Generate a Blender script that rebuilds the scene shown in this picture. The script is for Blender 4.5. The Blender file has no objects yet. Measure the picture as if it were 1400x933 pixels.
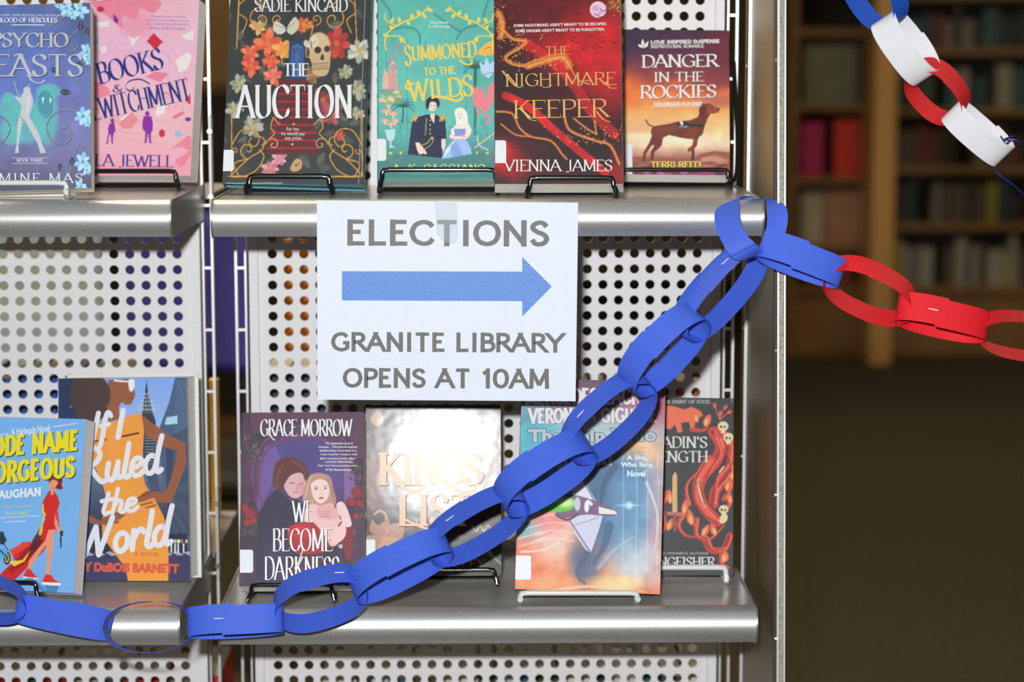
import bpy, bmesh, math, random
import numpy as np
from mathutils import Vector, Matrix
random.seed(7); RNG=np.random.RandomState(5)
SC=bpy.context.scene; COL=SC.collection
# ------------------------------------------------------------ camera
FPX=2930.0; CAMH=1.35
TH=math.atan(390.5/FPX); PS=math.atan(52/FPX*math.cos(TH))
cF=np.array([math.sin(PS)*math.cos(TH),math.cos(PS)*math.cos(TH),-math.sin(TH)])
cR=np.array([math.cos(PS),-math.sin(PS),0.0]); cU=np.cross(cR,cF); cC=np.array([0,0,CAMH])
cam=bpy.data.cameras.new('camera'); camo=bpy.data.objects.new('camera',cam); COL.objects.link(camo)
cam.sensor_width=36; cam.lens=FPX/1400*36
M=Matrix.Identity(4)
for i in range(3):
    M[i][0]=cR[i];M[i][1]=cU[i];M[i][2]=-cF[i];M[i][3]=cC[i]
camo.matrix_world=M
cam.dof.use_dof=True; cam.dof.focus_distance=2.36; cam.dof.aperture_fstop=3.7; cam.clip_start=.05
SC.camera=camo
# ------------------------------------------------------------ light
SC.view_settings.view_transform='Standard'; SC.view_settings.look='None'
SC.view_settings.gamma=1; SC.view_settings.use_curve_mapping=False; SC.view_settings.exposure=0.0
w=bpy.data.worlds.new('world'); SC.world=w; w.use_nodes=True
w.node_tree.nodes['Background'].inputs[0].default_value=(.82,.84,.66,1)
w.node_tree.nodes['Background'].inputs[1].default_value=.10
def area(name,loc,tgt,sx,sy,power,color):
    l=bpy.data.lights.new(name,'AREA'); l.shape='RECTANGLE'; l.size=sx; l.size_y=sy; l.energy=power; l.color=color
    o=bpy.data.objects.new(name,l); COL.objects.link(o); o.location=loc
    o.rotation_euler=(Vector(tgt)-Vector(loc)).to_track_quat('-Z','Y').to_euler(); return o
FLASH=np.array([-.075,.0,CAMH+.15])
area('camera_flash',tuple(FLASH),(.0,2.4,1.0),.07,.045,56,(.96,.985,1.0))
LAMPS=((-1.0,3.3,58),(2.2,3.6,14),(-1.6,7.2,22),(2.2,7.2,20))
for x,y,e in LAMPS: area('ceiling_lamp_light',(x,y,2.93),(x,y,0),1.1,.5,e,(1,.86,.62))
# ------------------------------------------------------------ helpers
def ray(x,y): return (x-700)*cR-(y-466.5)*cU+FPX*cF
def atY(x,y,Y): d=ray(x,y); return cC+d*(Y/d[1])
def atZ(x,y,Z): d=ray(x,y); return cC+d*((Z-CAMH)/d[2])
def lin(c):
    c=np.asarray(c,float)
    if c.max()>1.001: c=c/255.
    return np.where(c<=.04045,c/12.92,((c+.055)/1.055)**2.4)
def tag(o,label=None,cat=None,group=None,kind=None):
    if label: o['label']=label
    if cat: o['category']=cat
    if group: o['group']=group
    if kind: o['kind']=kind
    return o
_mats={}
def mat(name,rgb=(200,200,200),rough=.5,metal=0.,coat=0.,coatr=.1,noise=None,bump=None,emit=None,attr=None,spec=.5,trans=0.,alpha=1.,sheen=0.):
    if name in _mats: return _mats[name]
    m=bpy.data.materials.new(name); m.use_nodes=True; nt=m.node_tree; N=nt.nodes; L=nt.links
    b=N['Principled BSDF']; c=tuple(lin(rgb))+(1,)
    b.inputs['Base Color'].default_value=c; b.inputs['Roughness'].default_value=rough; b.inputs['Metallic'].default_value=metal
    b.inputs['Coat Weight'].default_value=coat; b.inputs['Coat Roughness'].default_value=coatr
    b.inputs['Specular IOR Level'].default_value=spec; b.inputs['Transmission Weight'].default_value=trans; b.inputs['Alpha'].default_value=alpha
    tc=N.new('ShaderNodeTexCoord')
    if attr:
        a=N.new('ShaderNodeVertexColor'); a.layer_name=attr; L.new(a.outputs[0],b.inputs['Base Color'])
    if noise:  # (scale, amount, stretch)
        sc,am=noise[:2]; st=noise[2] if len(noise)>2 else (1,1,1)
        mp=N.new('ShaderNodeMapping'); mp.inputs['Scale'].default_value=st; L.new(tc.outputs['Object'],mp.inputs[0])
        n=N.new('ShaderNodeTexNoise'); n.inputs['Scale'].default_value=sc; n.inputs['Detail'].default_value=4; L.new(mp.outputs[0],n.inputs['Vector'])
        r=N.new('ShaderNodeMapRange'); r.inputs[1].default_value=.3; r.inputs[2].default_value=.7; r.inputs[3].default_value=1-am; r.inputs[4].default_value=1+am; L.new(n.outputs[0],r.inputs[0])
        v=N.new('ShaderNodeVectorMath'); v.operation='SCALE'; v.inputs[0].default_value=c[:3]; L.new(r.outputs[0],v.inputs['Scale']); L.new(v.outputs[0],b.inputs['Base Color'])
        if attr: L.new(a.outputs[0],v.inputs[0])
    if bump:
        n2=N.new('ShaderNodeTexNoise'); n2.inputs['Scale'].default_value=bump[0]; n2.inputs['Detail'].default_value=3; L.new(tc.outputs['Object'],n2.inputs['Vector'])
        bp=N.new('ShaderNodeBump'); bp.inputs['Strength'].default_value=bump[1]; bp.inputs['Distance'].default_value=bump[2]; L.new(n2.outputs[0],bp.inputs['Height']); L.new(bp.outputs[0],b.inputs['Normal'])
        if coat: L.new(bp.outputs[0],b.inputs['Coat Normal'])
    if emit:
        b.inputs['Emission Color'].default_value=tuple(lin(emit[0]))+(1,); b.inputs['Emission Strength'].default_value=emit[1]
    _mats[name]=m; return m
class MB:
    def __init__(s): s.v=[];s.f=[]
    def add(s,v,f):
        o=len(s.v); s.v+= [tuple(map(float,p)) for p in v]; s.f+=[tuple(i+o for i in q) for q in f]; return s
    def box(s,x0,x1,y0,y1,z0,z1):
        return s.add([(x0,y0,z0),(x1,y0,z0),(x1,y1,z0),(x0,y1,z0),(x0,y0,z1),(x1,y0,z1),(x1,y1,z1),(x0,y1,z1)],
            [(0,3,2,1),(4,5,6,7),(0,1,5,4),(1,2,6,5),(2,3,7,6),(3,0,4,7)])
    def prism(s,prof,x0,x1):   # prof: (y,z) list, counter-clockwise seen from +x ; extruded along x
        n=len(prof); v=[(x0,a,b) for a,b in prof]+[(x1,a,b) for a,b in prof]
        f=[(i,(i+1)%n,(i+1)%n+n,i+n) for i in range(n)]; f=[q[::-1] for q in f]
        return s.add(v,f+[tuple(range(n)),tuple(range(2*n-1,n-1,-1))])
    def tube(s,pts,r,n=8,closed=False):
        P=[np.array(p,float) for p in pts]; m=len(P); rings=[]; up=None
        for i in range(m):
            a=P[i-1] if (i>0 or closed) else P[i]; b=P[(i+1)%m] if (i<m-1 or closed) else P[i]
            d=b-a; d/=np.linalg.norm(d)+1e-12
            if up is None:
                up=np.array([0,0,1.]) if abs(d[2])<.8 else np.array([1.,0,0])
            x=np.cross(up,d); x/=np.linalg.norm(x)+1e-12; up=np.cross(d,x)
            rings.append([P[i]+r*(math.cos(t)*x+math.sin(t)*up) for t in [2*math.pi*k/n for k in range(n)]])
        v=[q for R_ in rings for q in R_]; f=[]
        for i in range(m if closed else m-1):
            for k in range(n):
                a=i*n+k;b=i*n+(k+1)%n;c=((i+1)%m)*n+(k+1)%n;d=((i+1)%m)*n+k; f.append((a,b,c,d))
        if not closed: f+= [tuple(range(n))[::-1],tuple((m-1)*n+k for k in range(n))]
        return s.add(v,f)
    def build(s,name,m,parent=None,smooth=False,bevel=0):
        me=bpy.data.meshes.new(name); me.from_pydata(s.v,[],s.f); me.update()
        if m: me.materials.append(m)
        if smooth:
            me.polygons.foreach_set('use_smooth',[True]*len(me.polygons)); 
            me.set_sharp_from_angle(angle=math.radians(40))
        o=bpy.data.objects.new(name,me); COL.objects.link(o)
        if parent: o.parent=parent
        if bevel:
            b=o.modifiers.new('bevel','BEVEL'); b.width=bevel; b.segments=2; b.limit_method='ANGLE'
        return o
def empty(name,loc=(0,0,0)):
    o=bpy.data.objects.new(name,None); COL.objects.link(o); o.empty_display_size=.05
    o.matrix_world=Matrix.Translation(Vector([float(t) for t in loc])); return o
def cat_spline(P,closed=False,sub=6):
    P=np.array(P,float); n=len(P); out=[]
    idx=range(n if closed else n-1)
    for i in idx:
        if closed: p0,p1,p2,p3=P[(i-1)%n],P[i],P[(i+1)%n],P[(i+2)%n]
        else: p0,p1,p2,p3=P[max(i-1,0)],P[i],P[i+1],P[min(i+2,n-1)]
        for k in range(sub):
            t=k/sub; out.append(.5*((2*p1)+(p2-p0)*t+(2*p0-5*p1+4*p2-p3)*t*t+(3*p1-p0-3*p2+p3)*t**3))
    if not closed: out.append(P[-1])
    return np.array(out)
# ------------------------------------------------------------ lettering
def smp(*c): return ('s',)+c
G={ # glyph: (advance, strokes in a unit box); p straight, s smooth, - no serif
'A':(.74,[('p',.0,0,.36,1),('p',.36,1,.74,0),('-',.14,.35,.6,.35)]),
'B':(.6,[('p',.1,0,.1,1),('-s',.1,1,.36,1,.5,.9,.5,.66,.36,.53,.1,.53),('-s',.1,.53,.4,.53,.58,.4,.58,.14,.4,0,.1,0)]),
'C':(.7,[('s',.68,.78,.6,.93,.4,1,.15,.86,.04,.5,.15,.14,.4,0,.6,.06,.7,.24)]),
'D':(.7,[('p',.1,0,.1,1),('-s',.1,1,.38,1,.62,.84,.7,.5,.62,.16,.38,0,.1,0)]),
'E':(.56,[('p',.1,0,.1,1),('a',.1,1,.54,1),('-',.1,.53,.44,.53),('a',.1,0,.57,0)]),
'F':(.54,[('p',.1,0,.1,1),('a',.1,1,.54,1),('-',.1,.53,.44,.53)]),
'G':(.76,[('s',.68,.8,.58,.94,.4,1,.15,.86,.04,.5,.15,.14,.4,0,.58,.04,.7,.14),('p',.7,.06,.7,.42),('-',.5,.44,.8,.44)]),
'H':(.74,[('p',.1,0,.1,1),('p',.64,0,.64,1),('-',.1,.52,.64,.52)]),
'I':(.3,[('p',.15,0,.15,1)]),
'J':(.42,[('s',.3,1,.3,.5,.3,.1,.2,-.06,.02,-.08)]),
'K':(.68,[('p',.1,0,.1,1),('p',.6,1,.12,.45),('p',.24,.58,.68,0)]),
'L':(.54,[('p',.1,0,.1,1),('a',.1,0,.55,0)]),
'M':(.88,[('p',.08,0,.1,1),('-',.1,1,.44,.1),('-',.44,.1,.78,1),('p',.78,1,.8,0)]),
'N':(.76,[('p',.1,0,.1,1),('-',.1,1,.66,.02),('p',.66,0,.66,1)]),
'O':(.8,[('c',.4,1,.14,.86,.04,.5,.14,.14,.4,0,.66,.14,.76,.5,.66,.86)]),
'P':(.56,[('p',.1,0,.1,1),('-s',.1,1,.36,1,.53,.9,.53,.62,.36,.48,.1,.48)]),
'Q':(.8,[('c',.4,1,.14,.86,.04,.5,.14,.14,.4,0,.66,.14,.76,.5,.66,.86),('-s',.4,.15,.6,0,.82,-.15)]),
'R':(.64,[('p',.1,0,.1,1),('-s',.1,1,.36,1,.53,.9,.53,.64,.36,.5,.1,.5),('p',.3,.5,.66,0)]),
'S':(.56,[('s',.5,.8,.42,.95,.27,1,.1,.9,.07,.72,.22,.56,.4,.46,.5,.3,.46,.1,.3,0,.13,.04,.04,.22)]),
'T':(.66,[('p',.33,0,.33,1),('aa',.02,1,.64,1)]),
'U':(.72,[('s',.1,1,.1,.5,.12,.14,.36,0,.6,.14,.62,.5,.62,1)]),
'V':(.72,[('p',.0,1,.36,0),('p',.72,1,.36,0)]),
'W':(1.02,[('p',.0,1,.28,0),('-',.28,0,.52,.92),('-',.52,.92,.74,0),('p',1.02,1,.74,0)]),
'X':(.7,[('p',.02,1,.68,0),('p',.66,1,.04,0)]),
'Y':(.68,[('-',.34,.48,.34,0),('p',.0,1,.34,.48),('p',.68,1,.34,.48)]),
'Z':(.6,[('a',.56,1,.06,1),('-',.56,1,.04,0),('a',.04,0,.58,0)]),
'&':(.76,[('s',.74,.5,.6,.16,.36,0,.12,.1,.08,.32,.3,.56,.46,.76,.36,.96,.22,.88,.22,.7,.46,.3,.74,.0)]),
"'":(.2,[('-',.12,1.02,.08,.76)]),'-':(.36,[('-',.04,.42,.32,.42)]),'.':(.2,[('-',.08,0,.08,.1)]),
'0':(.68,[('c',.34,1,.13,.86,.06,.5,.13,.14,.34,0,.55,.14,.62,.5,.55,.86)]),
'1':(.42,[('p',.28,0,.28,1),('-',.28,.96,.06,.78)]),
'9':(.56,[('c',.28,1,.08,.86,.08,.6,.28,.46,.48,.62,.48,.86),('-s',.49,.7,.46,.3,.2,0)]),
' ':(.3,[]),
# brush script
'f':(.34,[('-s',.5,.86,.36,1.0,.24,.8,.12,.1,.02,-.24),('-',.02,.5,.4,.56)]),
'u':(.44,[('-s',.12,.52,.06,.2,.12,.02,.24,.06,.38,.5),('-s',.38,.52,.34,.2,.36,.04,.46,.06)]),
'l':(.24,[('-s',.26,1,.16,.5,.08,.12,.14,.0,.24,.06)]),
'e':(.38,[('-s',.08,.24,.26,.3,.34,.42,.26,.52,.12,.46,.04,.2,.12,.02,.26,.02,.4,.14)]),
'd':(.46,[('-s',.34,.46,.2,.52,.06,.34,.06,.08,.18,0,.3,.14,.38,.44),('-s',.54,1.06,.42,.6,.34,.14,.38,.0,.48,.06)]),
't':(.3,[('-s',.24,.86,.16,.5,.08,.16,.14,0,.26,.06),('-',.02,.56,.36,.6)]),
'h':(.46,[('-',.24,1,.06,0),('-s',.1,.24,.22,.48,.34,.48,.34,.3,.3,.08,.38,.0,.46,.08)]),
'o':(.42,[('c',.22,.52,.07,.36,.06,.12,.18,0,.34,.14,.36,.4)]),
'r':(.36,[('-',.12,.54,.06,0),('-s',.08,.24,.2,.46,.32,.54,.38,.44)]),
'%':(.5,[('-',.36,1,.12,0)]), # script I
'$':(.66,[('-',.3,1,.1,0),('-s',.14,.9,.4,1.04,.56,.86,.46,.62,.22,.52),('-s',.26,.52,.42,.2,.56,.0,.66,.02)]), # script R
'^':(.94,[('-',.12,1,.16,0),('-',.16,0,.5,.8),('-',.5,.8,.54,0),('-',.54,0,.94,1)]), # script W
}
def seg_ribbon(P,wf):
    P=np.asarray(P,float); q=[]
    n=len(P); d=np.gradient(P,axis=0); d/= (np.linalg.norm(d,axis=1)[:,None]+1e-9)
    nx=np.stack([-d[:,1],d[:,0]],1); W=np.array([wf(a,b) for a,b in d])[:,None]/2
    Lp=P+nx*W; Rp=P-nx*W
    return [[Lp[i],Lp[i+1],Rp[i+1],Rp[i]] for i in range(n-1)]
def disc(c,r,n=10): return [[c+r*np.array([math.cos(2*math.pi*k/n),math.sin(2*math.pi*k/n)]) for k in range(n)]]
def stext(s,x0,yt,x1,yb,wt,thin=.3,serif=1.,slant=0.,rot=0.,sp=.06,warp=None,rnd=False,var=None,nib=20):
    """lettering strokes -> polygons in the caller's (x right, y down) frame; wt = heavy stroke width there"""
    H=yb-yt; adv=[G[c][0] for c in s]; tot=sum(adv)+sp*(len(s)-1); kx=(x1-x0)/tot; out=[]; cx=0
    sa,ca=math.sin(math.radians(nib)),math.cos(math.radians(nib)); mn=wt*thin
    def wf(dx,dy):
        if rnd: return wt
        return max(mn,wt*abs(dx*sa+dy*ca))
    for i,c in enumerate(s):
        hs,dy0=(1,0) if not var else var(i,len(s))
        for st in G[c][1]:
            t=st[0]; a=np.array(st[1:]).reshape(-1,2); q=np.stack([x0+(cx+a[:,0])*kx, -(a[:,1]*hs+dy0)*H],1)
            q[:,0]+=(-q[:,1])*slant
            flat=t in('p','-','a','aa')
            if t=='c': P=cat_spline(q,True,4); P=np.vstack([P,P[:2]])
            elif flat and len(q)==2: P=q
            else: P=cat_spline(q,False,5)
            out+=seg_ribbon(P,wf)
            if rnd:
                for e in (P[0],P[-1]): out+=disc(e,wt/2,8)
            if serif>0:
                sw=wt*.75*serif+abs(kx)*.03
                ends=[]
                if t=='p': ends=[q[0],q[-1]] if True else []
                if t=='p':
                    for e in ends:
                        yy=-e[1]/H/hs
                        if abs(yy-dy0/hs)<.02 or abs(yy-1-dy0/hs)<.02 or abs(yy)<.02 or abs(yy-1)<.02:
                            out.append([e+np.array([-sw,-mn/2]),e+np.array([sw,-mn/2]),e+np.array([sw,mn/2]),e+np.array([-sw,mn/2])])
                if t in('a','aa'):
                    es=[q[-1]]+([q[0]] if t=='aa' else [])
                    for e in es:
                        sg=1 if e[1]>-H*.5 else -1
                        out.append([e+np.array([-mn*.5,0]),e+np.array([mn*.6,0]),e+np.array([mn*.6,-sg*H*.2]),e+np.array([0,-sg*H*.1])])
                if t=='s' and c in 'CGSJ':
                    for e,sg in ((P[0],1),(P[-1],-1)):
                        out.append([e+np.array([-mn*.7,-H*.02*sg]),e+np.array([mn*.7,-H*.07*sg]),e+np.array([mn*.7,H*.06*sg]),e+np.array([-mn*.7,H*.05*sg])])
                if t=='s' and c=='U':
                    for e in (P[0],P[-1]): out.append([e+np.array([-sw,-mn/2]),e+np.array([sw,-mn/2]),e+np.array([sw,mn/2]),e+np.array([-sw,mn/2])])
        cx+=adv[i]+sp
    mx=(x0+x1)/2; r=math.radians(rot); res=[]
    for p in out:
        p=np.array(p); 
        if warp: p=np.array([warp(a,b+0,x0,x1,H) for a,b in p])
        X=p[:,0]-mx; Y=p[:,1]+H/2
        p=np.stack([mx+X*math.cos(r)-Y*math.sin(r), yb-H/2+X*math.sin(r)+Y*math.cos(r)],1); res.append(p)
    return res
def clipy(P,y0,y1):
    for lim,sg in ((y0,1),(y1,-1)):
        Q=[];n=len(P)
        for i in range(n):
            a,b=P[i],P[(i+1)%n]; da=(a[1]-lim)*sg; db=(b[1]-lim)*sg
            if da>=0: Q.append(a)
            if da*db<0: Q.append(a+(b-a)*da/(da-db))
        P=Q
        if len(P)<3: return None
    return P
def sans(s,x0,yt,x1,yb,wt,shear=0.,rot=0.,sp=.1,hw=None):
    """even-weight grotesque capitals: flat stroke ends cut at cap height and baseline; wt in the caller's units"""
    H=yb-yt; hw=hw or wt*.92; adv=[(G[c][0]*.96 if c not in 'ILJ' else G[c][0]) for c in s]
    # unit advance -> px : stems inset .1 on both sides
    tot=sum(adv)+sp*(len(s)-1)-.2; kx=(x1-x0-wt)/tot; out=[]; cx=-.1
    for i,c in enumerate(s):
        for st in G[c][1]:
            t=st[0]; a=np.array(st[1:]).reshape(-1,2).copy(); a[:,0]*=adv[i]/G[c][0]
            q=np.stack([(cx+a[:,0])*kx+x0+wt/2, -(hw/2+a[:,1]*(H-hw))],1)
            if t=='c': P=cat_spline(q,True,5); P=np.vstack([P,P[:2]])
            elif t in('s','-s'): P=cat_spline(q,False,6)
            else:
                P=q.copy(); d=P[-1]-P[0]; L=np.linalg.norm(d); d/=L
                if abs(d[1])>.5:
                    for k,sg in ((0,-1),(-1,1)):
                        e=-a[k][1] if False else a[k][1]
                        if e<.03 or e>.97: P[k]=P[k]+sg*d*(hw*.5/abs(d[1])+wt*.6)
                elif c in 'A': pass
            for r_ in seg_ribbon(P,lambda dx,dy:(wt*abs(dy)+hw*abs(dx))/(abs(dx)+abs(dy))*(1.0)):
                r_=clipy([np.array(v) for v in r_],-H-.01*H,.01*H)
                if r_ and c in 'NM' and t=='-':
                    xl=(cx+.1*adv[i]/G[c][0])*kx+x0; xr=(cx+(.66 if c=='N' else .79)*adv[i]/G[c][0])*kx+x0+wt
                    r_=clipy([np.array([v[1],v[0]]) for v in r_],xl,xr)
                    if r_: r_=[np.array([v[1],v[0]]) for v in r_]
                if r_: out.append(r_)
        cx+=adv[i]+sp
    mx=(x0+x1)/2; r=math.radians(rot); res=[]
    for p in out:
        p=np.array(p); X=p[:,0]-mx+(-p[:,1]-H/2)*shear; Y=p[:,1]+H/2
        res.append(np.stack([mx+X*math.cos(r)-Y*math.sin(r), yb-H/2+X*math.sin(r)+Y*math.cos(r)],1))
    return res
_bc={}
def bglyph(s,bold,shear,space):
    k=(s,bold,shear,space)
    if k in _bc: return _bc[k]
    c=bpy.data.curves.new('t','FONT'); c.body=s; c.size=1; c.offset=bold; c.shear=shear; c.resolution_u=3; c.space_character=space; c.fill_mode='FRONT'
    o=bpy.data.objects.new('t',c); COL.objects.link(o); dg=bpy.context.evaluated_depsgraph_get(); me=o.evaluated_get(dg).to_mesh()
    v=np.array([p.co[:2] for p in me.vertices]) if len(me.vertices) else np.zeros((0,2)); f=[tuple(p.vertices) for p in me.polygons]
    o.evaluated_get(dg).to_mesh_clear(); bpy.data.objects.remove(o); bpy.data.curves.remove(c)
    _bc[k]=(v,f); return v,f
def btext(s,x0,yt,x1,yb,bold=0.,shear=0.,rot=0.,space=1.,descend=False,warp=None):
    v,f=bglyph(s,bold,shear,space); v=v.copy()
    a=v.min(0); b=v.max(0)
    lo=0 if descend else a[1]
    u=(v[:,0]-a[0])/(b[0]-a[0]); t=(v[:,1]-lo)/(b[1]-lo)
    X=x0+u*(x1-x0); Y=yb-t*(yb-yt)
    if warp: X,Y=warp(X,Y)
    r=math.radians(rot); mx=(x0+x1)/2; my=(yt+yb)/2
    X2=mx+(X-mx)*math.cos(r)-(Y-my)*math.sin(r); Y2=my+(X-mx)*math.sin(r)+(Y-my)*math.cos(r)
    P=np.stack([X2,Y2],1); return [P[list(q)] for q in f]
# ------------------------------------------------------------ room
M_floor=mat('carpet',(76,69,53),.95,noise=(60,.28),bump=(220,.5,.004),spec=.1)
M_wall=mat('painted_wall',(150,132,100),.8,noise=(3,.05)); M_ceil=mat('ceiling_tile',(190,185,170),.9,noise=(30,.04))
def struct(name,mb,m): return tag(mb.build(name,m),kind='structure')
struct('floor',MB().box(-5,5,-1.5,13,-.05,0),M_floor)
struct('ceiling',MB().box(-5,5,-1.5,13,2.95,3.0),M_ceil)
struct('wall_back',MB().box(-5,5,12.9,13,0,2.95),M_wall)
struct('wall_left',MB().box(-5.1,-5,-1.5,13,0,2.95),M_wall)
struct('wall_right',MB().box(5,5.1,-1.5,13,0,2.95),M_wall)
struct('wall_front',MB().box(-5,5,-1.6,-1.5,0,2.95),M_wall)
M_lampf=mat('lamp_frame',(210,210,205),.4); M_lampd=mat('lamp_diffuser',(255,230,190),.5,emit=((255,225,170),1.2))
# ------------------------------------------------------------ shelving units
Z1,Z2,Z3=1.1940,.7397,.285
YF=2.310; YP=2.610; PITCH=.01924; PZ=.01914
M_silver=mat('silver_painted_steel',(176,176,174),.32,metal=.75,noise=(140,.05,(.15,1,1)),bump=(900,.06,.0004))
M_bar=mat('satin_silver_bar',(205,205,204),.40,metal=.7,noise=(300,.05),bump=(1400,.12,.0004))
M_plate=mat('shelf_plate_steel',(208,205,199),.22,metal=.45,noise=(40,.06,(.1,1,1)),bump=(500,.04,.0004))
M_panel=mat('perforated_white_steel',(232,229,230),.5,noise=(500,.05),bump=(1500,.2,.0003))
M_rail=mat('rail_steel',(226,226,225),.35,metal=.4); M_edge_shade=mat('end_panel_shade',(60,58,52),.6)
M_screw=mat('screw_zinc',(215,215,215),.25,metal=.9)
def bar_prof():
    p=[]
    # rolled front: top lip then convex bow down to the underside
    zt=0.0; zb=-.0385
    for k in range(13):
        a=k/12; z=zt-.001+(zb-zt+.001)*a; y=2.3245-.0150*math.sin(math.pi*(a*.86+.07))**.75
        p.append((y,z))
    p+=[(2.330,zb),(2.330,zb+.0015)]
    for k in range(9):
        a=1-k/8; z=-.004+(zb+.006)*a; y=2.3258-.0138*math.sin(math.pi*(a*.86+.07))**.75
        p.append((y+.0015,z))
    p+=[(2.333,-.0035),(2.333,.0008),(2.328,.0012)]
    return p
def perf_panel(name,parent,x0,x1,cols,z_top,rows,zA,zB):
    """sheet from x0..x1, zA..zB, holes at cols (list of x) and z_top-k*PZ"""
    m=MB(); n=16; r=.0058; hx=PITCH/2; hz=PZ/2; y=YP; T=.0014
    ring=[(math.cos(2*math.pi*(k+.5)/n),math.sin(2*math.pi*(k+.5)/n)) for k in range(n)]
    sq=[]
    for c,s in ring:
        k=1/max(abs(c),abs(s)); sq.append((c*k,s*k))
    # corners snap
    sq=[(1 if a>.99 else -1 if a<-.99 else a, 1 if b>.99 else -1 if b<-.99 else b) for a,b in sq]
    V=[];Fq=[]
    corner={}
    for cx in cols:
        for k in range(rows):
            cz=z_top-k*PZ; o=len(V)
            V+=[(cx+a*hx,y,cz+b*hz) for a,b in sq]+[(cx+a*r,y,cz+b*r) for a,b in ring]+[(cx+a*r,y+T,cz+b*r) for a,b in ring]
            for i in range(n):
                j=(i+1)%n; Fq+=[(o+i,o+n+i,o+n+j,o+j),(o+n+i,o+2*n+i,o+2*n+j,o+n+j)]
            # square corners
            for a,b,i,j in ((1,1,1,2),(-1,1,5,6),(-1,-1,9,10),(1,-1,13,14)):
                V.append((cx+a*hx,y,cz+b*hz)); Fq.append((o+i,o+j,len(V)-1))
    m.v=V;m.f=Fq
    ca,cb=min(cols)-hx,max(cols)+hx; za,zb=z_top-(rows-.5)*PZ,z_top+hz
    def rect(a,b,c,d): m.add([(a,y,c),(b,y,c),(b,y,d),(a,y,d)],[(0,1,2,3)])
    rect(x0,ca,zA,zB); rect(cb,x1,zA,zB); rect(ca,cb,zA,za); rect(ca,cb,zb,zB)
    m.box(x0-.0012,x0,y,y+.014,zA,zB); m.box(x1,x1+.0012,y,y+.014,zA,zB)
    return m.build(name,M_panel,parent)
def shelf(parent,xa,xb,Z):
    T=.0016
    pl=MB().box(xa+T,xb-T,2.332,2.603,Z-.0022,Z).build('shelf',M_plate,parent)
    fb=MB().prism([(y,z+Z) for y,z in bar_prof()][::-1],xa+T,xb-T).build('front_bar',M_bar,pl,smooth=True)
    MB().box(xa+T,xb-T,2.585,2.603,Z-.03,Z-.0022).build('rear_flange',M_silver,pl)
    for x in (xa,xb-T):
        prof=[]
        for k in range(13):
            a=k/12; z=.0022-.0422*a; y=2.3235-.0160*math.sin(math.pi*(a*.9+.05))**.6
            prof.append((y,z+Z))
        prof+=[(2.603,Z-.040),(2.603,Z+.0022)]
        MB().prism(prof[::-1],x-.0002,x+T+.0002).build('end_plate',M_silver,pl,smooth=True)
def ladder(parent,xin,xout,zs,y0=2.603):
    """slotted upright: two rails with rungs between"""
    for x,wd in ((xin,.0012),(xout,.0016)):
        MB().box(x-wd,x+wd,y0,y0+.010,.02,1.78).build('upright_rail',M_rail,parent)
    a,b=sorted((xin,xout))
    for z in zs: MB().box(a+.0012,b-.0012,y0+.003,y0+.006,z-.0017,z+.0017).build('rung',M_rail,parent)
def bracket(parent,x,Z):
    m=MB(); 
    prof=[]
    for k in range(9): t=math.pi*k/8; prof.append((2.598+.004*math.cos(t+math.pi/2)*0+(-.006*math.sin(t)),Z+.078+.006*math.cos(t)))
    m.box(x-.0015,x+.0015,2.585,2.602,Z-.03,Z+.085)
    o=m.build('shelf_bracket',M_rail,parent,bevel=.0012)
    for z in (Z+.066,Z-.012):
        MB().tube([(x,2.5845,z),(x,2.580,z)],.0032,10).build('bracket_screw',M_screw,o)
RZ=[1.0934+.0762*k for k in range(-14,9)]
cols=[-.2467+PITCH*k for k in range(28)]
U=tag(empty('shelving_unit',(0.015,2.46,0)),'silver steel display shelving unit carrying the sign and the right-hand books','shelving')
UL=tag(empty('shelving_unit',(-.63,2.46,0)),'silver steel display shelving unit at the left edge, cut off by the photo','shelving')
def relock(root):   # children authored in world space: cancel the root's offset
    for c in root.children: c.matrix_parent_inverse=root.matrix_world.inverted()
ztop=1.1291+PZ*22; rows=72
perf_panel('perforated_panel',U,-.2625,.2895,cols,ztop,rows,.16,1.56)
for a,b in ((-.2748,-.2640),(.2910,.3020)): MB().box(a,b,YP-.004,YP+.012,.02,1.75).build('panel_flange',M_panel,U)
ladder(U,-.2790,-.2905,RZ); ladder(U,.3062,.3170,RZ)
for z in (Z1,Z2,Z3): shelf(U,-.2838,.3133,z)
for z in (Z1,Z2): bracket(U,-.3165,z)
MB().box(-.28,.31,2.45,2.75,.02,.14).build('base_plinth',M_silver,U)
colsL=[-.3624-PITCH*k for k in range(28)]
perf_panel('perforated_panel',UL,-.9,-.3470,colsL,ztop,rows,.16,1.56)
MB().box(-.3455,-.3345,YP-.004,YP+.012,.02,1.75).build('panel_flange',M_panel,UL)
MB().box(-.914,-.903,YP-.004,YP+.012,.02,1.75).build('panel_flange',M_panel,UL)
ladder(UL,-.3300,-.3190,RZ); ladder(UL,-.918,-.93,RZ)
for z in (Z1,Z2,Z3): shelf(UL,-.925,-.3262,z)
MB().box(-.92,-.33,2.45,2.75,.02,.14).build('base_plinth',M_silver,UL)
# reverse side shelves (seen only through holes)
for root,xa,xb in ((U,-.28,.31),(UL,-.92,-.33)):
    for z in (Z1,Z2,Z3-.05): MB().box(xa,xb,2.66,2.92,z-.02,z-.016).build('rear_shelf',M_plate,root)
relock(U); relock(UL)
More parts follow.
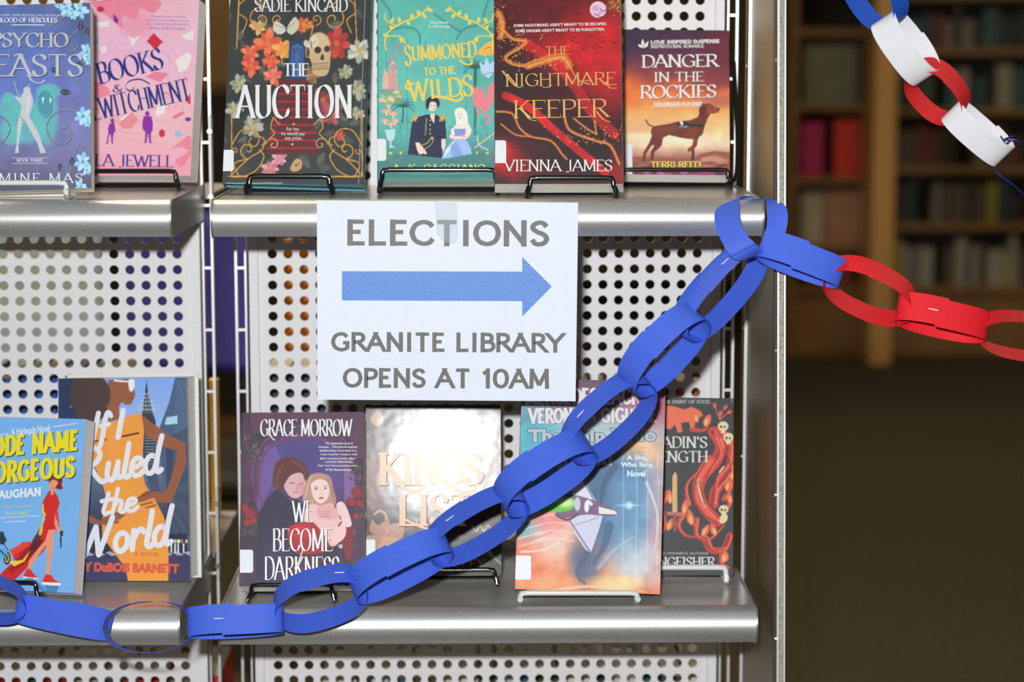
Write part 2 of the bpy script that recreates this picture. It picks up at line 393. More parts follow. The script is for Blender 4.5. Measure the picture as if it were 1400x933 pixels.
# end panel with bright edge channel
EP=tag(empty('end_panel',(.33,2.46,0)),'tall narrow silver end panel with bright double edge strip and screws, right of shelves','panel')
M_ep=mat('end_panel_satin',(134,116,84),.45,spec=.2,metal=0,noise=(6,.08)); M_core=mat('end_panel_core',(150,148,135),.6,noise=(320,.35))
xt,xb_=.3262,.3452   # centre of the front edge at z=1.42 and z=.66 (edge leans forward)
def ex(z): return 0.3335
def ey(z): return 2.345-(1.42-z)*.105
zz=(0,1.75); e=MB()
def slab(m,xo0,xo1,f0,f1):
    v=[]
    for z in zz:
        for xo,fy in ((xo0,f0),(xo1,f0),(xo1,f1),(xo0,f1)):
            y=fy(z) if callable(fy) else fy; v.append((ex(z)+xo,y,z))
    return m.add(v,[(0,3,2,1),(4,5,6,7),(0,1,5,4),(1,2,6,5),(2,3,7,6),(3,0,4,7)])
slab(MB(),-.0040,.0040,lambda z:ey(z)+.004,2.62).build('side_sheet',M_ep,EP)
slab(MB(),-.0026,.0026,lambda z:ey(z)+.0005,lambda z:ey(z)+.0039).build('edge_core',M_core,EP)
for s in (-1,1): slab(MB(),min(s*.0028,s*.0044),max(s*.0028,s*.0044),lambda z:ey(z)-.002,lambda z:ey(z)+.0038).build('edge_strip',M_rail,EP)
slab(MB(),-.0044,-.0058,lambda z:ey(z)+.012,lambda z:ey(z)+.022).build('edge_shade_strip',M_edge_shade,EP)  # added dark strip: the shade beside the panel edge, painted as colour
for k in range(9):
    z=1.3445-.157*k+.157
    if z<.05: continue
    MB().tube([(ex(z)-.0041,ey(z)+.0075,z),(ex(z)-.0062,ey(z)+.0075,z)],.0026,10).build('screw',M_screw,EP)
slab(MB(),-.0075,-.0041,lambda z:2.562,lambda z:2.566).build('rear_strip',M_rail,EP)
for k in range(9):
    z=1.3375-.1575*k
    if z>.05: MB().tube([(ex(z)-.0076,2.566,z),(ex(z)-.0095,2.566,z)],.0026,10).build('screw',M_screw,EP)
relock(EP)
for x,y,_e in LAMPS:
        t=tag(empty('ceiling_lamp',(x,y,2.95)),'rectangular ceiling lamp %s, above the frame'%('over the chairs behind the left unit' if x<0 and y<5 else 'near the end panel side aisle' if y<5 else 'before the honey wood cabinet' if x<0 else 'before the far pale bookcases'),'lamp')
        f_=MB().box(-.6,.6,-.28,.28,-.012,0).build('lamp_frame',M_lampf,t); MB().box(-.56,.56,-.25,.25,-.0145,-.012).build('diffuser',M_lampd,t)
# ------------------------------------------------------------ book builder
M_page=mat('book_pages',(236,233,224),.8,noise=(900,.08,(.02,.02,1)))
M_label=mat('call_label_white',(226,230,234),.45)
M_board={}
LOG=[]
class Book:
    """front cover plane found from its four corners in the photograph, the bottom edge resting at depth yb"""
    def __init__(s,name,label,TL,TR,BR,BL,yb,lean,thick,yaw=0,hard=False,board=(40,40,44),rough=.5,coat=.4,coatr=.07,inset=.0,page_r=.004,bump=None,group=None,cat='book',ext=(0,0,0)):
        s.px=[TL,TR,BR,BL]; a=math.radians(lean); y=math.radians(yaw)
        O=atY((BL[0]+BR[0])/2,(BL[1]+BR[1])/2,yb)
        r=np.array([math.cos(y),-math.sin(y),0]); bk=np.array([math.sin(y),math.cos(y),0]); u=np.array([0,0,1.])*math.cos(a)+bk*math.sin(a); n=np.cross(r,u)
        def hit(p):
            d=ray(*p); t=((O-cC)@n)/(d@n); return cC+d*t
        q=[hit(p) for p in s.px]
        up=(q[0]-q[3])/np.linalg.norm(q[0]-q[3])+(q[1]-q[2])/np.linalg.norm(q[1]-q[2]); 
        bt=(q[2]-q[3]); bt/=np.linalg.norm(bt)
        up/=np.linalg.norm(up); up2=np.cross(n,bt); up=up+up2; up/=np.linalg.norm(up)   # average of side and bottom directions
        r=np.cross(up,n); s.r,s.u,s.n=r,up,n
        s.w=(np.linalg.norm(q[2]-q[3])+np.linalg.norm(q[1]-q[0]))/2; s.h=(np.linalg.norm(q[0]-q[3])+np.linalg.norm(q[1]-q[2]))/2
        s.O=O; s.t=thick
        m=Matrix.Identity(4)
        for i in range(3): m[i][0]=r[i];m[i][1]=-n[i];m[i][2]=up[i];m[i][3]=O[i]
        s.root=tag(empty(name),label,cat,group); s.root.matrix_world=m
        W,Hh,T=s.w/2,s.h,thick
        bm_=mat('board_%d_%d_%d'%tuple(board),board,.4,coat=.3)
        ct=.0022 if hard else .0005
        MB().box(-W,W,ct*0,ct,0,Hh).build('front_board',bm_,s.root)
        er,eb,et=ext; LOG.append(('CLEAR',name,label[:30],round(float(O[2]-T*math.sin(a)-eb-(Z1 if O[2]>1 else Z2)),4),'w',round(s.w,3),'h',round(s.h,3)))
        MB().box(-W,W+er,T-ct,T,-eb,Hh+et).build('back_cover',bm_,s.root)
        MB().box(-W,-W+ct,ct,T-ct,0,Hh).build('spine',bm_,s.root)
        g=.004 if hard else .0004
        xa,xb,za,zb=-W+ct,W-g,g,Hh-g
        MB().add([(xa,ct,za),(xb,ct,za),(xb+er,T-ct,za-eb),(xa,T-ct,za-eb),(xa,ct,zb),(xb,ct,zb),(xb+er,T-ct,zb+et),(xa,T-ct,zb+et)],[(0,3,2,1),(4,5,6,7),(0,1,5,4),(1,2,6,5),(2,3,7,6),(3,0,4,7)]).build('pages',M_page,s.root)
        cm=mat('cover_'+name+'_%d'%len(_mats),(255,255,255),rough,coat=coat,coatr=coatr,attr='Print',bump=bump,spec=.3)
        res=1.05
        nx=int(s.w*FPX/2.42*res); nz=int(s.h*FPX/2.42*res)
        xs=np.linspace(-W,W,nx+1); zs=np.linspace(0,Hh,nz+1); Xg,Zg=np.meshgrid(xs,zs)
        s.nv=Xg.size; co=np.zeros((s.nv,3)); co[:,0]=Xg.ravel(); co[:,2]=Zg.ravel(); co[:,1]=-.00025
        me=bpy.data.meshes.new('front_cover'); me.vertices.add(s.nv); me.vertices.foreach_set('co',co.ravel())
        ii,jj=np.meshgrid(np.arange(nx),np.arange(nz)); b0=(jj*(nx+1)+ii).ravel()
        qd=np.stack([b0,b0+1,b0+nx+2,b0+nx+1],1)
        me.loops.add(qd.size); me.loops.foreach_set('vertex_index',qd.ravel().astype(np.int32)); me.polygons.add(len(qd)); me.polygons.foreach_set('loop_start',(np.arange(len(qd))*4).astype(np.int32)); me.update(calc_edges=True)
        me.materials.append(cm); s.me=me
        o=bpy.data.objects.new('front_cover',me); COL.objects.link(o); o.parent=s.root; s.cover=o
        wp=O+co[:,0:1]*r+co[:,2:3]*up-co[:,1:2]*n*1.0
        v=wp-cC; dz=v@cF; s.X=700+FPX*(v@cR)/dz; s.Y=466.5-FPX*(v@cU)/dz
        s.C=np.ones((s.nv,3))*.5; s.T(0,0,1)
    def T(s,ox,oy,k): s.ox,s.oy,s.k=ox,oy,k; s.gx=(s.X-ox)*k; s.gy=(s.Y-oy)*k; return s
    def mix(s,m,rgb,a,idx=None):
        rgb=np.array(rgb,float)/255.
        if idx is None: s.C+= (rgb-s.C)*(m*a)[:,None]
        else: s.C[idx]+=(rgb-s.C[idx])*(m*a)[:,None]
    def fill(s,rgb): s.C[:]=np.array(rgb)/255.; return s
    def vg(s,st):
        ys=[a for a,_ in st]
        for c in range(3): s.C[:,c]=np.interp(s.gy,ys,[b[c]/255. for _,b in st])
        return s
    def blob(s,x,y,rx,ry,rgb,a=1.,rot=0,soft=.3):
        r=math.radians(rot); dx=s.gx-x; dy=s.gy-y; X=(dx*math.cos(r)+dy*math.sin(r))/rx; Y=(-dx*math.sin(r)+dy*math.cos(r))/ry
        d=np.sqrt(X*X+Y*Y); m=np.clip((1+soft-d)/(2*soft),0,1); m=m*m*(3-2*m); s.mix(m,rgb,a); return s
    def poly(s,P,rgb,a=1.,f=1.2,curve=False):
        if curve: P=cat_spline(P,True,5)
        P=np.array(P,float); lo=P.min(0)-f*2; hi=P.max(0)+f*2
        idx=np.where((s.gx>lo[0])&(s.gx<hi[0])&(s.gy>lo[1])&(s.gy<hi[1]))[0]
        if not len(idx): return s
        x=s.gx[idx]; y=s.gy[idx]; ins=np.zeros(len(idx),bool); dm=np.full(len(idx),1e9)
        n=len(P)
        for i in range(n):
            a0,b0=P[i],P[(i+1)%n]; 
            c=((a0[1]>y)!=(b0[1]>y)); xi=(b0[0]-a0[0])*(y-a0[1])/((b0[1]-a0[1])+1e-12)+a0[0]; ins^=(c&(x<xi))
            e=b0-a0; t=np.clip(((x-a0[0])*e[0]+(y-a0[1])*e[1])/(e@e+1e-12),0,1); d=np.hypot(x-a0[0]-t*e[0],y-a0[1]-t*e[1]); dm=np.minimum(dm,d)
        sd=np.where(ins,dm,-dm); m=np.clip(sd/(f)+.5,0,1); s.mix(m,rgb,a,idx); return s
    def line(s,P,wd,rgb,a=1.,curve=True,taper=False):
        if curve and len(P)>2: P=cat_spline(P,False,5)
        P=np.array(P,float); lo=P.min(0)-wd-2; hi=P.max(0)+wd+2
        idx=np.where((s.gx>lo[0])&(s.gx<hi[0])&(s.gy>lo[1])&(s.gy<hi[1]))[0]
        if not len(idx): return s
        x=s.gx[idx]; y=s.gy[idx]; dm=np.full(len(idx),1e9)
        n=len(P)
        for i in range(n-1):
            a0,b0=P[i],P[i+1]; e=b0-a0; t=np.clip(((x-a0[0])*e[0]+(y-a0[1])*e[1])/(e@e+1e-12),0,1)
            k=(1-(i/n)*.85) if taper else 1
            d=np.hypot(x-a0[0]-t*e[0],y-a0[1]-t*e[1])/k; dm=np.minimum(dm,d)
        m=np.clip((wd/2-dm)/1.4+.5,0,1); s.mix(m,rgb,a,idx); return s
    def noise(s,scale,amt,rgb=None,seed=0,thr=None):
        rs=np.random.RandomState(seed); tot=np.zeros(s.nv); am=1;su=0
        for o in range(3):
            g=rs.rand(64,64); x=(s.gx/scale*2**o)%63; y=(s.gy/scale*2**o)%63; xi=np.floor(x).astype(int); yi=np.floor(y).astype(int); fx=x-xi; fy=y-yi; fx=fx*fx*(3-2*fx); fy=fy*fy*(3-2*fy)
            tot+=am*((g[yi,xi]*(1-fx)+g[yi,xi+1]*fx)*(1-fy)+(g[yi+1,xi]*(1-fx)+g[yi+1,xi+1]*fx)*fy); su+=am; am*=.5
        tot/=su
        if rgb is None: s.C*= (1+(tot-.5)*2*amt)[:,None]
        else:
            t=thr if thr is not None else .5; m=np.clip((tot-t)/.12,0,1); s.mix(m,rgb,amt)
        return s
    def flower(s,x,y,r,rgb,rgb2=None,n=6,a=1.,seed=0,core=(230,190,90)):
        rs=np.random.RandomState(seed+int(x)*7+int(y))
        for k in range(n):
            t=2*math.pi*k/n+rs.rand()*.5; rr=r*(.8+rs.rand()*.4); c=rgb if (k%2 or rgb2 is None) else rgb2
            s.blob(x+math.cos(t)*rr*.55,y+math.sin(t)*rr*.55,rr*.52,rr*.27,c,a,rot=math.degrees(t),soft=.2)
        s.blob(x,y,r*.2,r*.2,core,a); return s
    def leaf(s,x,y,l,wd,rot,rgb,a=1.,vein=None):
        r=math.radians(rot); c,sn=math.cos(r),math.sin(r)
        P=[(0,0),(.3,-.5),(.65,-.45),(1,0),(.65,.45),(.3,.5)]; s.poly([(x+l*p*c-wd*q*sn,y+l*p*sn+wd*q*c) for p,q in P],rgb,a,curve=True)
        if vein: s.line([(x,y),(x+l*c,y+l*sn)],1.6,vein,a)
        return s
    def spiral(s,x,y,r,turns,wd,rgb,start=0,dir=1,a=1.):
        P=[]; n=int(14*turns)
        for k in range(n+1):
            t=k/n; rr=r*(1-t*.9); an=math.radians(start)+dir*2*math.pi*turns*t; P.append((x+rr*math.cos(an),y+rr*math.sin(an)))
        return s.line(P,wd,rgb,a,curve=False)
    def local(s,P,off):
        P=np.asarray(P,float); px=s.ox+P[:,0]/s.k; py=s.oy+P[:,1]/s.k
        d=(px-700)[:,None]*cR-(py-466.5)[:,None]*cU+FPX*cF
        O2=s.O+s.n*off; t=((O2-cC)@s.n)/(d@s.n); q=cC+d*t[:,None]-s.O
        X=np.clip(q@s.r,-s.w/2+.0002,s.w/2-.0002); Z=np.clip(q@s.u,.0002,s.h-.0002)
        return np.stack([X,np.full(len(X),-off),Z],1)
    def put(s,polys,rgb,name='lettering',off=.0005,rough=.35,metal=0,m=None,label=None):
        v=[];f=[]; tot=np.vstack(polys); L=s.local(tot,off); o=0
        for p in polys:
            L[o:o+len(p),1]-=(len(f)%29)*4e-6; n=len(p); f.append(tuple(range(o,o+n))); o+=n
        me=bpy.data.meshes.new(name); me.from_pydata(L.tolist(),[],f); me.update()
        me.materials.append(m or mat('ink_%d_%d_%d_%d'%(*rgb,metal*10),rgb,.5,metal=metal,coat=.25,coatr=.07,spec=.3)); ob=bpy.data.objects.new(name,me); COL.objects.link(ob); ob.parent=s.root
        if label: ob['label']=label
        return ob
    def out(s,polys,rgb,dx=2,dy=2,off=.00038,**k):
        return s.put([np.array(p)+np.array([dx,dy]) for p in polys],rgb,name='lettering_shadow',off=off,**k)
    def sticker(s,x0,y0,x1,y1,name='spine_label',off=.0009):
        r=3.2; P=[(x0,y0)]
        for k in range(5): t=math.pi/2*k/4; P.append((x1-r+r*math.sin(t),y0+r-r*math.cos(t)))
        for k in range(5): t=math.pi/2*k/4; P.append((x1-r+r*math.cos(t),y1-r+r*math.sin(t)))
        P.append((x0,y1)); ob=(s.ox,s.oy,s.k); s.T0=ob; s.ox,s.oy,s.k=0,0,1
        o=s.put([np.array(P)],(226,230,234),name=name,off=off,m=M_label); s.ox,s.oy,s.k=ob; return o
    def done(s):
        c=np.ones((s.nv,4),np.float32); c[:,:3]=np.minimum(lin(np.clip(s.C,0,1)*.9999)*1.13,.93)
        at=s.me.color_attributes.new('Print','FLOAT_COLOR','POINT'); at.data.foreach_set('color',c.ravel())
WHITE=(240,240,240)
# ================= upper shelf, left unit
b=Book('paperback_book','blue fantasy book with silver figure, teal bear and silver vines, upper left corner',(-42,8),(124,4),(124,257),(-42,262),2.35,15,.024,board=(60,70,100))
b.T(0,0,3.523)   # crop 0,0,130,265
b.vg([(0,(88,104,150)),(160,(96,112,176)),(420,(98,118,190)),(620,(116,128,185)),(800,(104,104,140)),(930,(78,82,104))])
b.blob(40,120,120,160,(90,120,185),.5,soft=.9).blob(420,100,90,200,(70,80,120),.5,soft=.9).blob(330,600,110,200,(128,120,178),.6,soft=.9).noise(60,.10,seed=3)
for x,y,rx,ry in ((60,520,70,60),(40,470,28,26),(120,590,110,100),(220,560,60,140),(235,440,60,36),(60,640,60,60)): b.blob(x,y,rx,ry,(96,190,186),.75,soft=.22)
b.blob(215,500,34,60,(70,140,160),.8,soft=.3).line([(190,470),(215,440),(250,470),(245,540),(215,570)],5,(70,120,150)).poly([(200,470),(206,500),(214,470)],(190,235,230)).poly([(238,470),(242,505),(250,475)],(190,235,230))
for k in range(12): b.line([(20+k*9,530+k*12),(30+k*10,500+k*10)],4,(80,160,165),.8)
sil=(196,196,200)
b.poly([(118,424),(140,424),(158,470),(160,500),(146,540),(140,560),(185,640),(205,700),(222,736),(196,740),(180,690),(130,600),(112,570),(98,640),(88,700),(90,738),(72,738),(80,690),(84,600),(96,550),(106,510),(92,490),(72,474),(74,462),(98,470),(112,450)],sil,1,2).blob(130,434,17,16,(205,200,200)).line([(66,390),(96,460),(146,402)],3,(170,190,205)).line([(100,560),(112,590)],6,(165,165,172)).line([(138,470),(132,540)],8,(222,222,222),.7)
dk=(70,76,92)
for P in ([(437,320),(350,230),(330,200),(360,160),(400,120)],[(260,310),(360,390),(440,460)],[(400,560),(330,530),(260,550),(225,610),(250,680),(310,695),(345,655),(330,615),(300,620)],[(0,560),(40,590),(45,640),(10,690)],[(300,60),(240,130),(330,70)],[(390,860),(420,800),(400,710),(375,705),(365,740)],[(320,160),(316,220),(350,250),(380,220)],[(330,860),(350,780)],[(280,880),(290,800)]):
    b.line(P,7,dk); b.line([(x-1.5,y-1.5) for x,y in P],2.5,(168,172,182))
for x,y,l,w,r in ((385,150,50,26,-80),(245,330,50,26,20),(290,440,55,28,10),(415,170,40,22,-70),(345,800,44,22,-85),(285,820,40,20,-80),(370,300,36,20,40)): b.leaf(x,y,l,w,r,(62,64,80),vein=(150,155,165))
for x,y,r in ((320,40,34),(385,50,38),(350,70,24),(420,250,36),(424,290,24),(400,560,42),(424,590,26),(400,780,40),(420,820,24),(390,900,30),(285,24,20)): b.flower(x,y,r,(140,200,232),(176,222,244),7,core=(90,150,200))
for k in range(60): b.blob(RNG.rand()*437,RNG.rand()*930,2,2,(190,205,235),.5)
b.put(btext('#1 NEW YORK TIMES BESTSELLING AUTHOR OF',-70,68,318,80,rot=.3),(210,220,235)); b.put(stext('BLOOD OF HERCULES',-10,86,275,106,4,.5,.6),(232,238,246)); b.put([[(55,118),(215,118),(215,122),(55,122)]],(225,232,242))
M_foil=mat('silver_foil_ink',(222,226,234),.3,metal=.35)
for txt,x0,y0,x1,y1,wt in (('PSYCHO',-42,160,328,226,13),('BEASTS',-112,264,398,366,17)):
    g=stext(txt,x0,y0,x1,y1,wt,.28,1.1); b.out(g,(60,64,92),4,4); b.put(g,(222,226,234),m=M_foil)
g=seg_ribbon(cat_spline([(66,270),(100,262),(130,330),(150,385),(190,400),(215,385)],False,6),lambda a,c:11*max(.4,abs(c))); b.put(g,(222,226,234),m=M_foil,off=.00055)
b.put(stext('BOOK THREE',82,766,206,780,2.6,.5,.5),(225,230,240)); b.put([[(55,760),(230,760),(230,762),(55,762)]],(210,216,230)); b.put([[(55,787),(230,787),(230,789),(55,789)]],(210,216,230))
b.put(stext('JASMINE MAS',-150,836,398,880,6,.4,.9,sp=.22),(232,234,240)); b.done(); B1=b
# pink
b=Book('paperback_book','pink paperback with sloping blue lettering and two purple silhouettes',(104,-4),(267,4),(258,243),(101,238),2.52,15,.022,yaw=9,board=(228,160,176),page_r=0,ext=(.002,.003,0))
b.T(0,0,3.333).vg([(0,(240,182,196)),(300,(242,184,204)),(600,(244,176,190)),(800,(238,160,178))]).blob(600,260,230,160,(236,190,226),.5,soft=.8).blob(620,500,200,160,(248,190,190),.5,soft=.9).noise(90,.05,seed=8)
for P in ([(430,0),(720,0),(700,60),(640,40),(620,90),(560,70),(560,130),(520,100),(470,60),(440,40)],[(412,370),(480,390),(500,430),(440,450),(412,440)],[(780,680),(830,640),(868,620),(868,700),(830,760),(800,730),(860,690),(820,670)]): b.poly(P,(236,120,146),.75,3,curve=True)
b.blob(620,110,70,60,(238,140,160),.6,soft=.5)
for r in (150,200,230): b.line([(620+r*math.cos(t),400+r*1.05*math.sin(t)) for t in np.linspace(0,6.28,40)],2,(206,120,160),.6)
b.line([(450,235),(770,235),(770,555),(450,555),(450,235)],2,(210,130,160),.5,curve=False).line([(430,420),(580,610),(800,400),(620,200),(430,420)],2,(210,130,160),.5,curve=False)
wh=(240,228,226)
for P in ([(580,160),(610,175),(640,155),(620,190),(600,215),(595,185)],[(820,165),(885,135),(880,185),(850,180)],[(800,270),(860,235),(875,260),(850,320),(815,330)],[(455,215),(485,205),(490,232),(465,240)],[(735,450),(760,470),(748,520),(712,530),(712,500)],[(545,540),(590,512),(610,540),(560,560)],[(440,100),(500,96),(500,120),(440,124)]): b.poly(P,wh,.9); b.line(P[:3],2,(200,160,170),.7)
for P,c in (([(700,150),(742,190),(708,228),(668,188)],(206,46,70)),([(660,350),(710,325),(770,335),(730,375)],(232,130,150)),([(540,565),(600,510),(632,545),(600,585),(560,588)],(232,140,152)),([(842,458),(868,425),(868,480)],(206,60,84)),([(786,530),(838,505),(838,520),(790,545)],(222,120,130)),([(516,60),(540,90),(535,110),(518,95)],(120,50,150)),([(428,180),(446,168),(450,200),(432,205)],(150,190,226))): b.poly(P,c)
for x,y,rx,ry,c in ((458,42,17,13,(210,40,66)),(738,608,14,18,(206,50,74)),(812,610,15,15,(150,186,216)),(857,544,14,9,(120,60,140))): b.blob(x,y,rx,ry,c,1,soft=.12)
pu=(140,50,160)
b.blob(512,550,9,11,pu,1,soft=.1).poly([(500,562),(522,560),(526,600),(518,608),(514,655),(520,658),(508,656),(504,612),(498,612),(492,655),(484,658),(494,600),(492,585)],pu)
b.blob(671,518,10,12,pu,1,soft=.1).poly([(655,530),(690,528),(698,570),(692,605),(688,600),(688,645),(696,652),(680,652),(674,600),(668,652),(658,652),(662,600),(650,592),(648,560)],pu)
bl=(44,58,140)
for t,x0,y0,x1,y1,wt,ro in (('BOOKS',440,254,742,348,14,-14),('BEWITCHMENT',372,410,868,506,11,-12.5)):
    b.put(stext(t,x0,y0,x1,y1,wt,.22,1.0,rot=ro),bl)
b.put(stext('&',512,385,556,420,8,.3,0),(70,70,150)); b.put(seg_ribbon(cat_spline([(684,384),(640,362),(590,370),(572,400),(596,414),(612,396)],False,6),lambda a,c:7*max(.3,abs(a))),bl)
b.put(stext('ISLA JEWELL',372,706,790,758,9,.3,.9,rot=1),(88,62,150))
for k,(a,c) in enumerate(((690,845),(668,860),(668,860),(680,845))): b.put(btext(['bookworms imagine... you’ll want','you’ll return, and you’ll want to stay in this','story.  —LAURA BELLAMY, NEW YORK TIMES','BESTSELLING AUTHOR OF THE RUIN SAGA'][k],a,70+k*18,c,82+k*18,rot=1),(120,90,160))
b.done(); B2=b
# ================= upper shelf, main unit
b=Book('hardback_book','dark floral fantasy book with skull and large white serif lettering in a plastic jacket',(320,-32),(509,-30),(498,256),(303,252),2.43,14,.026,hard=True,board=(44,118,132),coat=.6,coatr=.05,rough=.5)
b.T(280,0,3.217).fill((48,52,50)).noise(70,.25,seed=11).blob(200,800,120,60,(60,64,60),.6,soft=.8)
for k in range(46):
    x=100+RNG.rand()*600; y=RNG.rand()*740; b.leaf(x,y,40+RNG.rand()*50,18+RNG.rand()*16,RNG.rand()*360,[(70,82,74),(92,98,84),(58,76,82),(110,106,88)][k%4],.75,vein=(120,122,104))
for x,y,r,c1,c2 in ((280,190,58,(214,84,58),(236,120,80)),(200,235,40,(214,84,58),(240,130,90)),(205,290,42,(206,76,60),(232,110,86)),(300,335,40,(218,96,78),(236,140,110)),(345,215,42,(226,140,60),(240,170,90)),(290,270,36,(210,80,60),(232,110,76)),(580,190,66,(170,48,44),(196,70,58)),(440,110,36,(196,88,50),(220,120,70)),(520,440,50,(150,60,60),(120,44,50)),(560,500,54,(172,84,92),(140,60,70)),(595,598,22,(176,60,62),(200,90,90)),(235,120,34,(196,150,90),(220,180,120)),(330,700,34,(206,120,140),(226,160,170)),(290,740,36,(190,110,130),(216,150,160)),(470,330,34,(160,110,80),(130,90,70))):
    b.flower(x,y,r,c1,c2,8,core=(220,150,70)); b.blob(x,y,r*.5,r*.5,c1,.5,soft=.5)
for x,y,r in ((680,220,50),(672,395,40),(670,500,30),(210,560,44),(150,370,40),(620,320,30),(130,480,36)): b.flower(x,y,r,(205,204,190) if x>640 and y<300 else (130,136,116),(170,170,150),9,core=(200,160,60))
b.poly([(330,350),(450,350),(500,680),(270,680)],(96,28,34),.9)
for k in range(9): y=380+k*34; b.line([(330-k*7,y),(452+k*6,y)],7,(176,44,56),.85,curve=False)
b.poly([(372,180),(440,180),(446,350),(366,350)],(34,60,104)).poly([(378,230),(384,205),(406,192),(430,206),(436,232),(436,340),(378,340)],(66,104,160))
for r in (26,18,10): b.line([(406-r,340),(406-r,236),(406-r*.6,236-r*.8),(406,236-r),(406+r*.6,236-r*.8),(406+r,236),(406+r,340)],3,(30,48,90))
gold=(206,150,62)
b.line([(340,280),(340,255),(366,250),(366,180)],4,gold,curve=False).line([(476,280),(476,255),(446,250),(446,180)],4,gold,curve=False)
for x0 in (372,440): b.line([(x0,180),(x0-8,140),(x0+6,165),(x0+14,130),(x0+22,165),(x0+34,136),(x0+30,180)],5,(60,54,60),curve=False)
b.line([(440,140),(430,100),(452,120),(462,96),(476,118),(468,150)],5,gold,curve=False)
sk=(206,180,140)
b.blob(503,200,48,58,sk,1,soft=.12).poly([(462,232),(545,210),(552,262),(540,325),(500,336),(475,320),(470,280)],(196,168,126),1,3,curve=True).blob(497,220,15,15,(60,40,36),1,soft=.2).blob(538,215,13,14,(66,46,40),1,soft=.2).poly([(512,240),(522,238),(526,262),(508,264)],(60,40,36)).blob(478,180,16,26,(224,206,170),.7,soft=.5)
for k in range(7): b.line([(478+k*10,284),(480+k*10,306)],3,(120,90,60),.9)
b.line([(472,282),(544,276)],3,(110,80,60)).line([(474,306),(546,300)],2,(110,80,60))
for cx,cy,sz in ((470,196,34),(360,128,60)):
    b.poly([(cx,cy),(cx-sz*.8,cy-sz*.6),(cx-sz,cy),(cx-sz*.5,cy+sz*.4)],(212,206,188),.95,curve=True).poly([(cx,cy),(cx+sz*.6,cy-sz*.9),(cx+sz*.9,cy-sz*.2),(cx+sz*.4,cy+sz*.4)],(206,200,180),.95,curve=True).line([(cx-4,cy-sz*.4),(cx,cy+sz*.5)],4,(60,54,46)).line([(cx,cy),(cx-sz*.7,cy-sz*.3)],2,(110,104,90)).line([(cx,cy),(cx+sz*.6,cy-sz*.5)],2,(110,104,90))
b.poly([(375,740),(400,700),(424,706),(424,740),(395,756)],(190,150,110),1,curve=True).blob(402,728,5,5,(80,50,40)).blob(414,722,4,4,(80,50,40))
def gl(P,w=4.5): b.line(P,w,gold); 
for sx in (1,-1):
    X=lambda x: (405+(x-405)*sx)
    gl([(X(118),500),(X(118),775)]); gl([(X(105),775),(X(400),778)]); gl([(X(118),640),(X(160),575),(X(215),570),(X(240),610),(X(220),645),(X(195),630),(X(205),605)]); gl([(X(118),770),(X(190),700),(X(250),660),(X(262),615),(X(240),600)]); gl([(X(150),775),(X(130),720),(X(190),700)]); gl([(X(180),775),(X(230),745),(X(260),690),(X(240),660)])
    b.spiral(X(300),635,32,1.2,4.5,gold,180 if sx>0 else 0,sx); b.spiral(X(190),660,40,1.1,4.5,gold,90,sx); b.spiral(X(132),665,16,1,4,gold,200,sx); gl([(X(300),520),(X(290),560),(X(305),590),(X(250),640)]); gl([(X(305),520),(X(320),540),(X(330),545)])
    gl([(X(140),215),(X(146),90),(X(150),0)]); gl([(X(150),60),(X(185),90),(X(165),145)]); b.spiral(X(245),85,55,1.3,4.5,gold,270,-sx); gl([(X(150),20),(X(200),-10),(X(260),30)]); b.spiral(X(320),85,26,1.2,4,gold,90,sx)
b.line([(118,778),(665,778)],4,gold)
b.poly([(90,805),(700,812),(700,860),(90,860)],(36,86,98),1).line([(90,808),(340,806)],6,(160,190,190),.7)
M_w=mat('ink_white_gloss',(236,236,234),.35,coat=.3)
for t,x0,y0,x1,y1,wt,tn in (('SADIE KINCAID',220,-6,626,50,7,.35),('THE',348,280,456,334,9,.3)):
    g=stext(t,x0,y0,x1,y1,wt,tn,1); b.out(g,(30,34,34),2.5,2.5); b.put(g,(236,236,234),m=M_w)
g=stext('AUCTION',142,376,646,518,18,.2,.65,sp=.09); b.out(g,(24,28,30),5,4); b.put(g,(236,236,234),m=M_w); 
for k,(t,a,c) in enumerate((('For her,',360,418),('he would pay',338,440),('any price.',352,428))): b.put(btext(t,a,560+k*20,c,575+k*20,descend=True),(226,222,216))
b.put([[(384,548),(392,540),(398,548)]],(226,190,120)); b.put([[(378,632),(392,632),(385,642)]],(226,190,120))
b.sticker(304,205,319.5,234); b.done(); B3=b
# mylar fold line at the right
MB().box(b.w/2-.006,b.w/2-.0052,-.0011,-.0006,.004,b.h-.004).build('jacket_fold',mat('jacket_fold',(150,160,160),.15,coat=1),b.root)
# teal
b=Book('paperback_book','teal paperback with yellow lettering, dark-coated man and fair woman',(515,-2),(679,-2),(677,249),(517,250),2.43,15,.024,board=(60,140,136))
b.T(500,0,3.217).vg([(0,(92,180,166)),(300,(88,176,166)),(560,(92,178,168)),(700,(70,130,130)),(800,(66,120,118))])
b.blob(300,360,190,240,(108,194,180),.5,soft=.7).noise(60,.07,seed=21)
tr=(62,140,136)
for P in ([(240,190),(230,140),(180,120),(120,130)],[(400,170),(430,130),(500,110),(560,130)],[(300,60),(370,110),(420,140)],[(70,0),(110,60),(100,140)],[(540,0),(520,80),(560,150)]): b.line(P,10,tr,.8)
for x in (90,180,262,440,480): b.line([(x,180),(x+4,680)],5,(72,152,146),.7,curve=False)
dk=(40,96,92)
for x0,y0 in ((165,470),(480,300)):
    for k in range(9):
        t=math.radians(-200+k*28); b.line([(x0,y0),(x0+30*math.cos(t),y0+22*math.sin(t)-8),(x0+54*math.cos(t),y0+46*math.sin(t)+6)],8,dk,.9,taper=True)
    b.line([(x0,y0),(x0-3,y0+70)],6,dk)
b.line([(484,300),(480,590)],12,dk,.7)
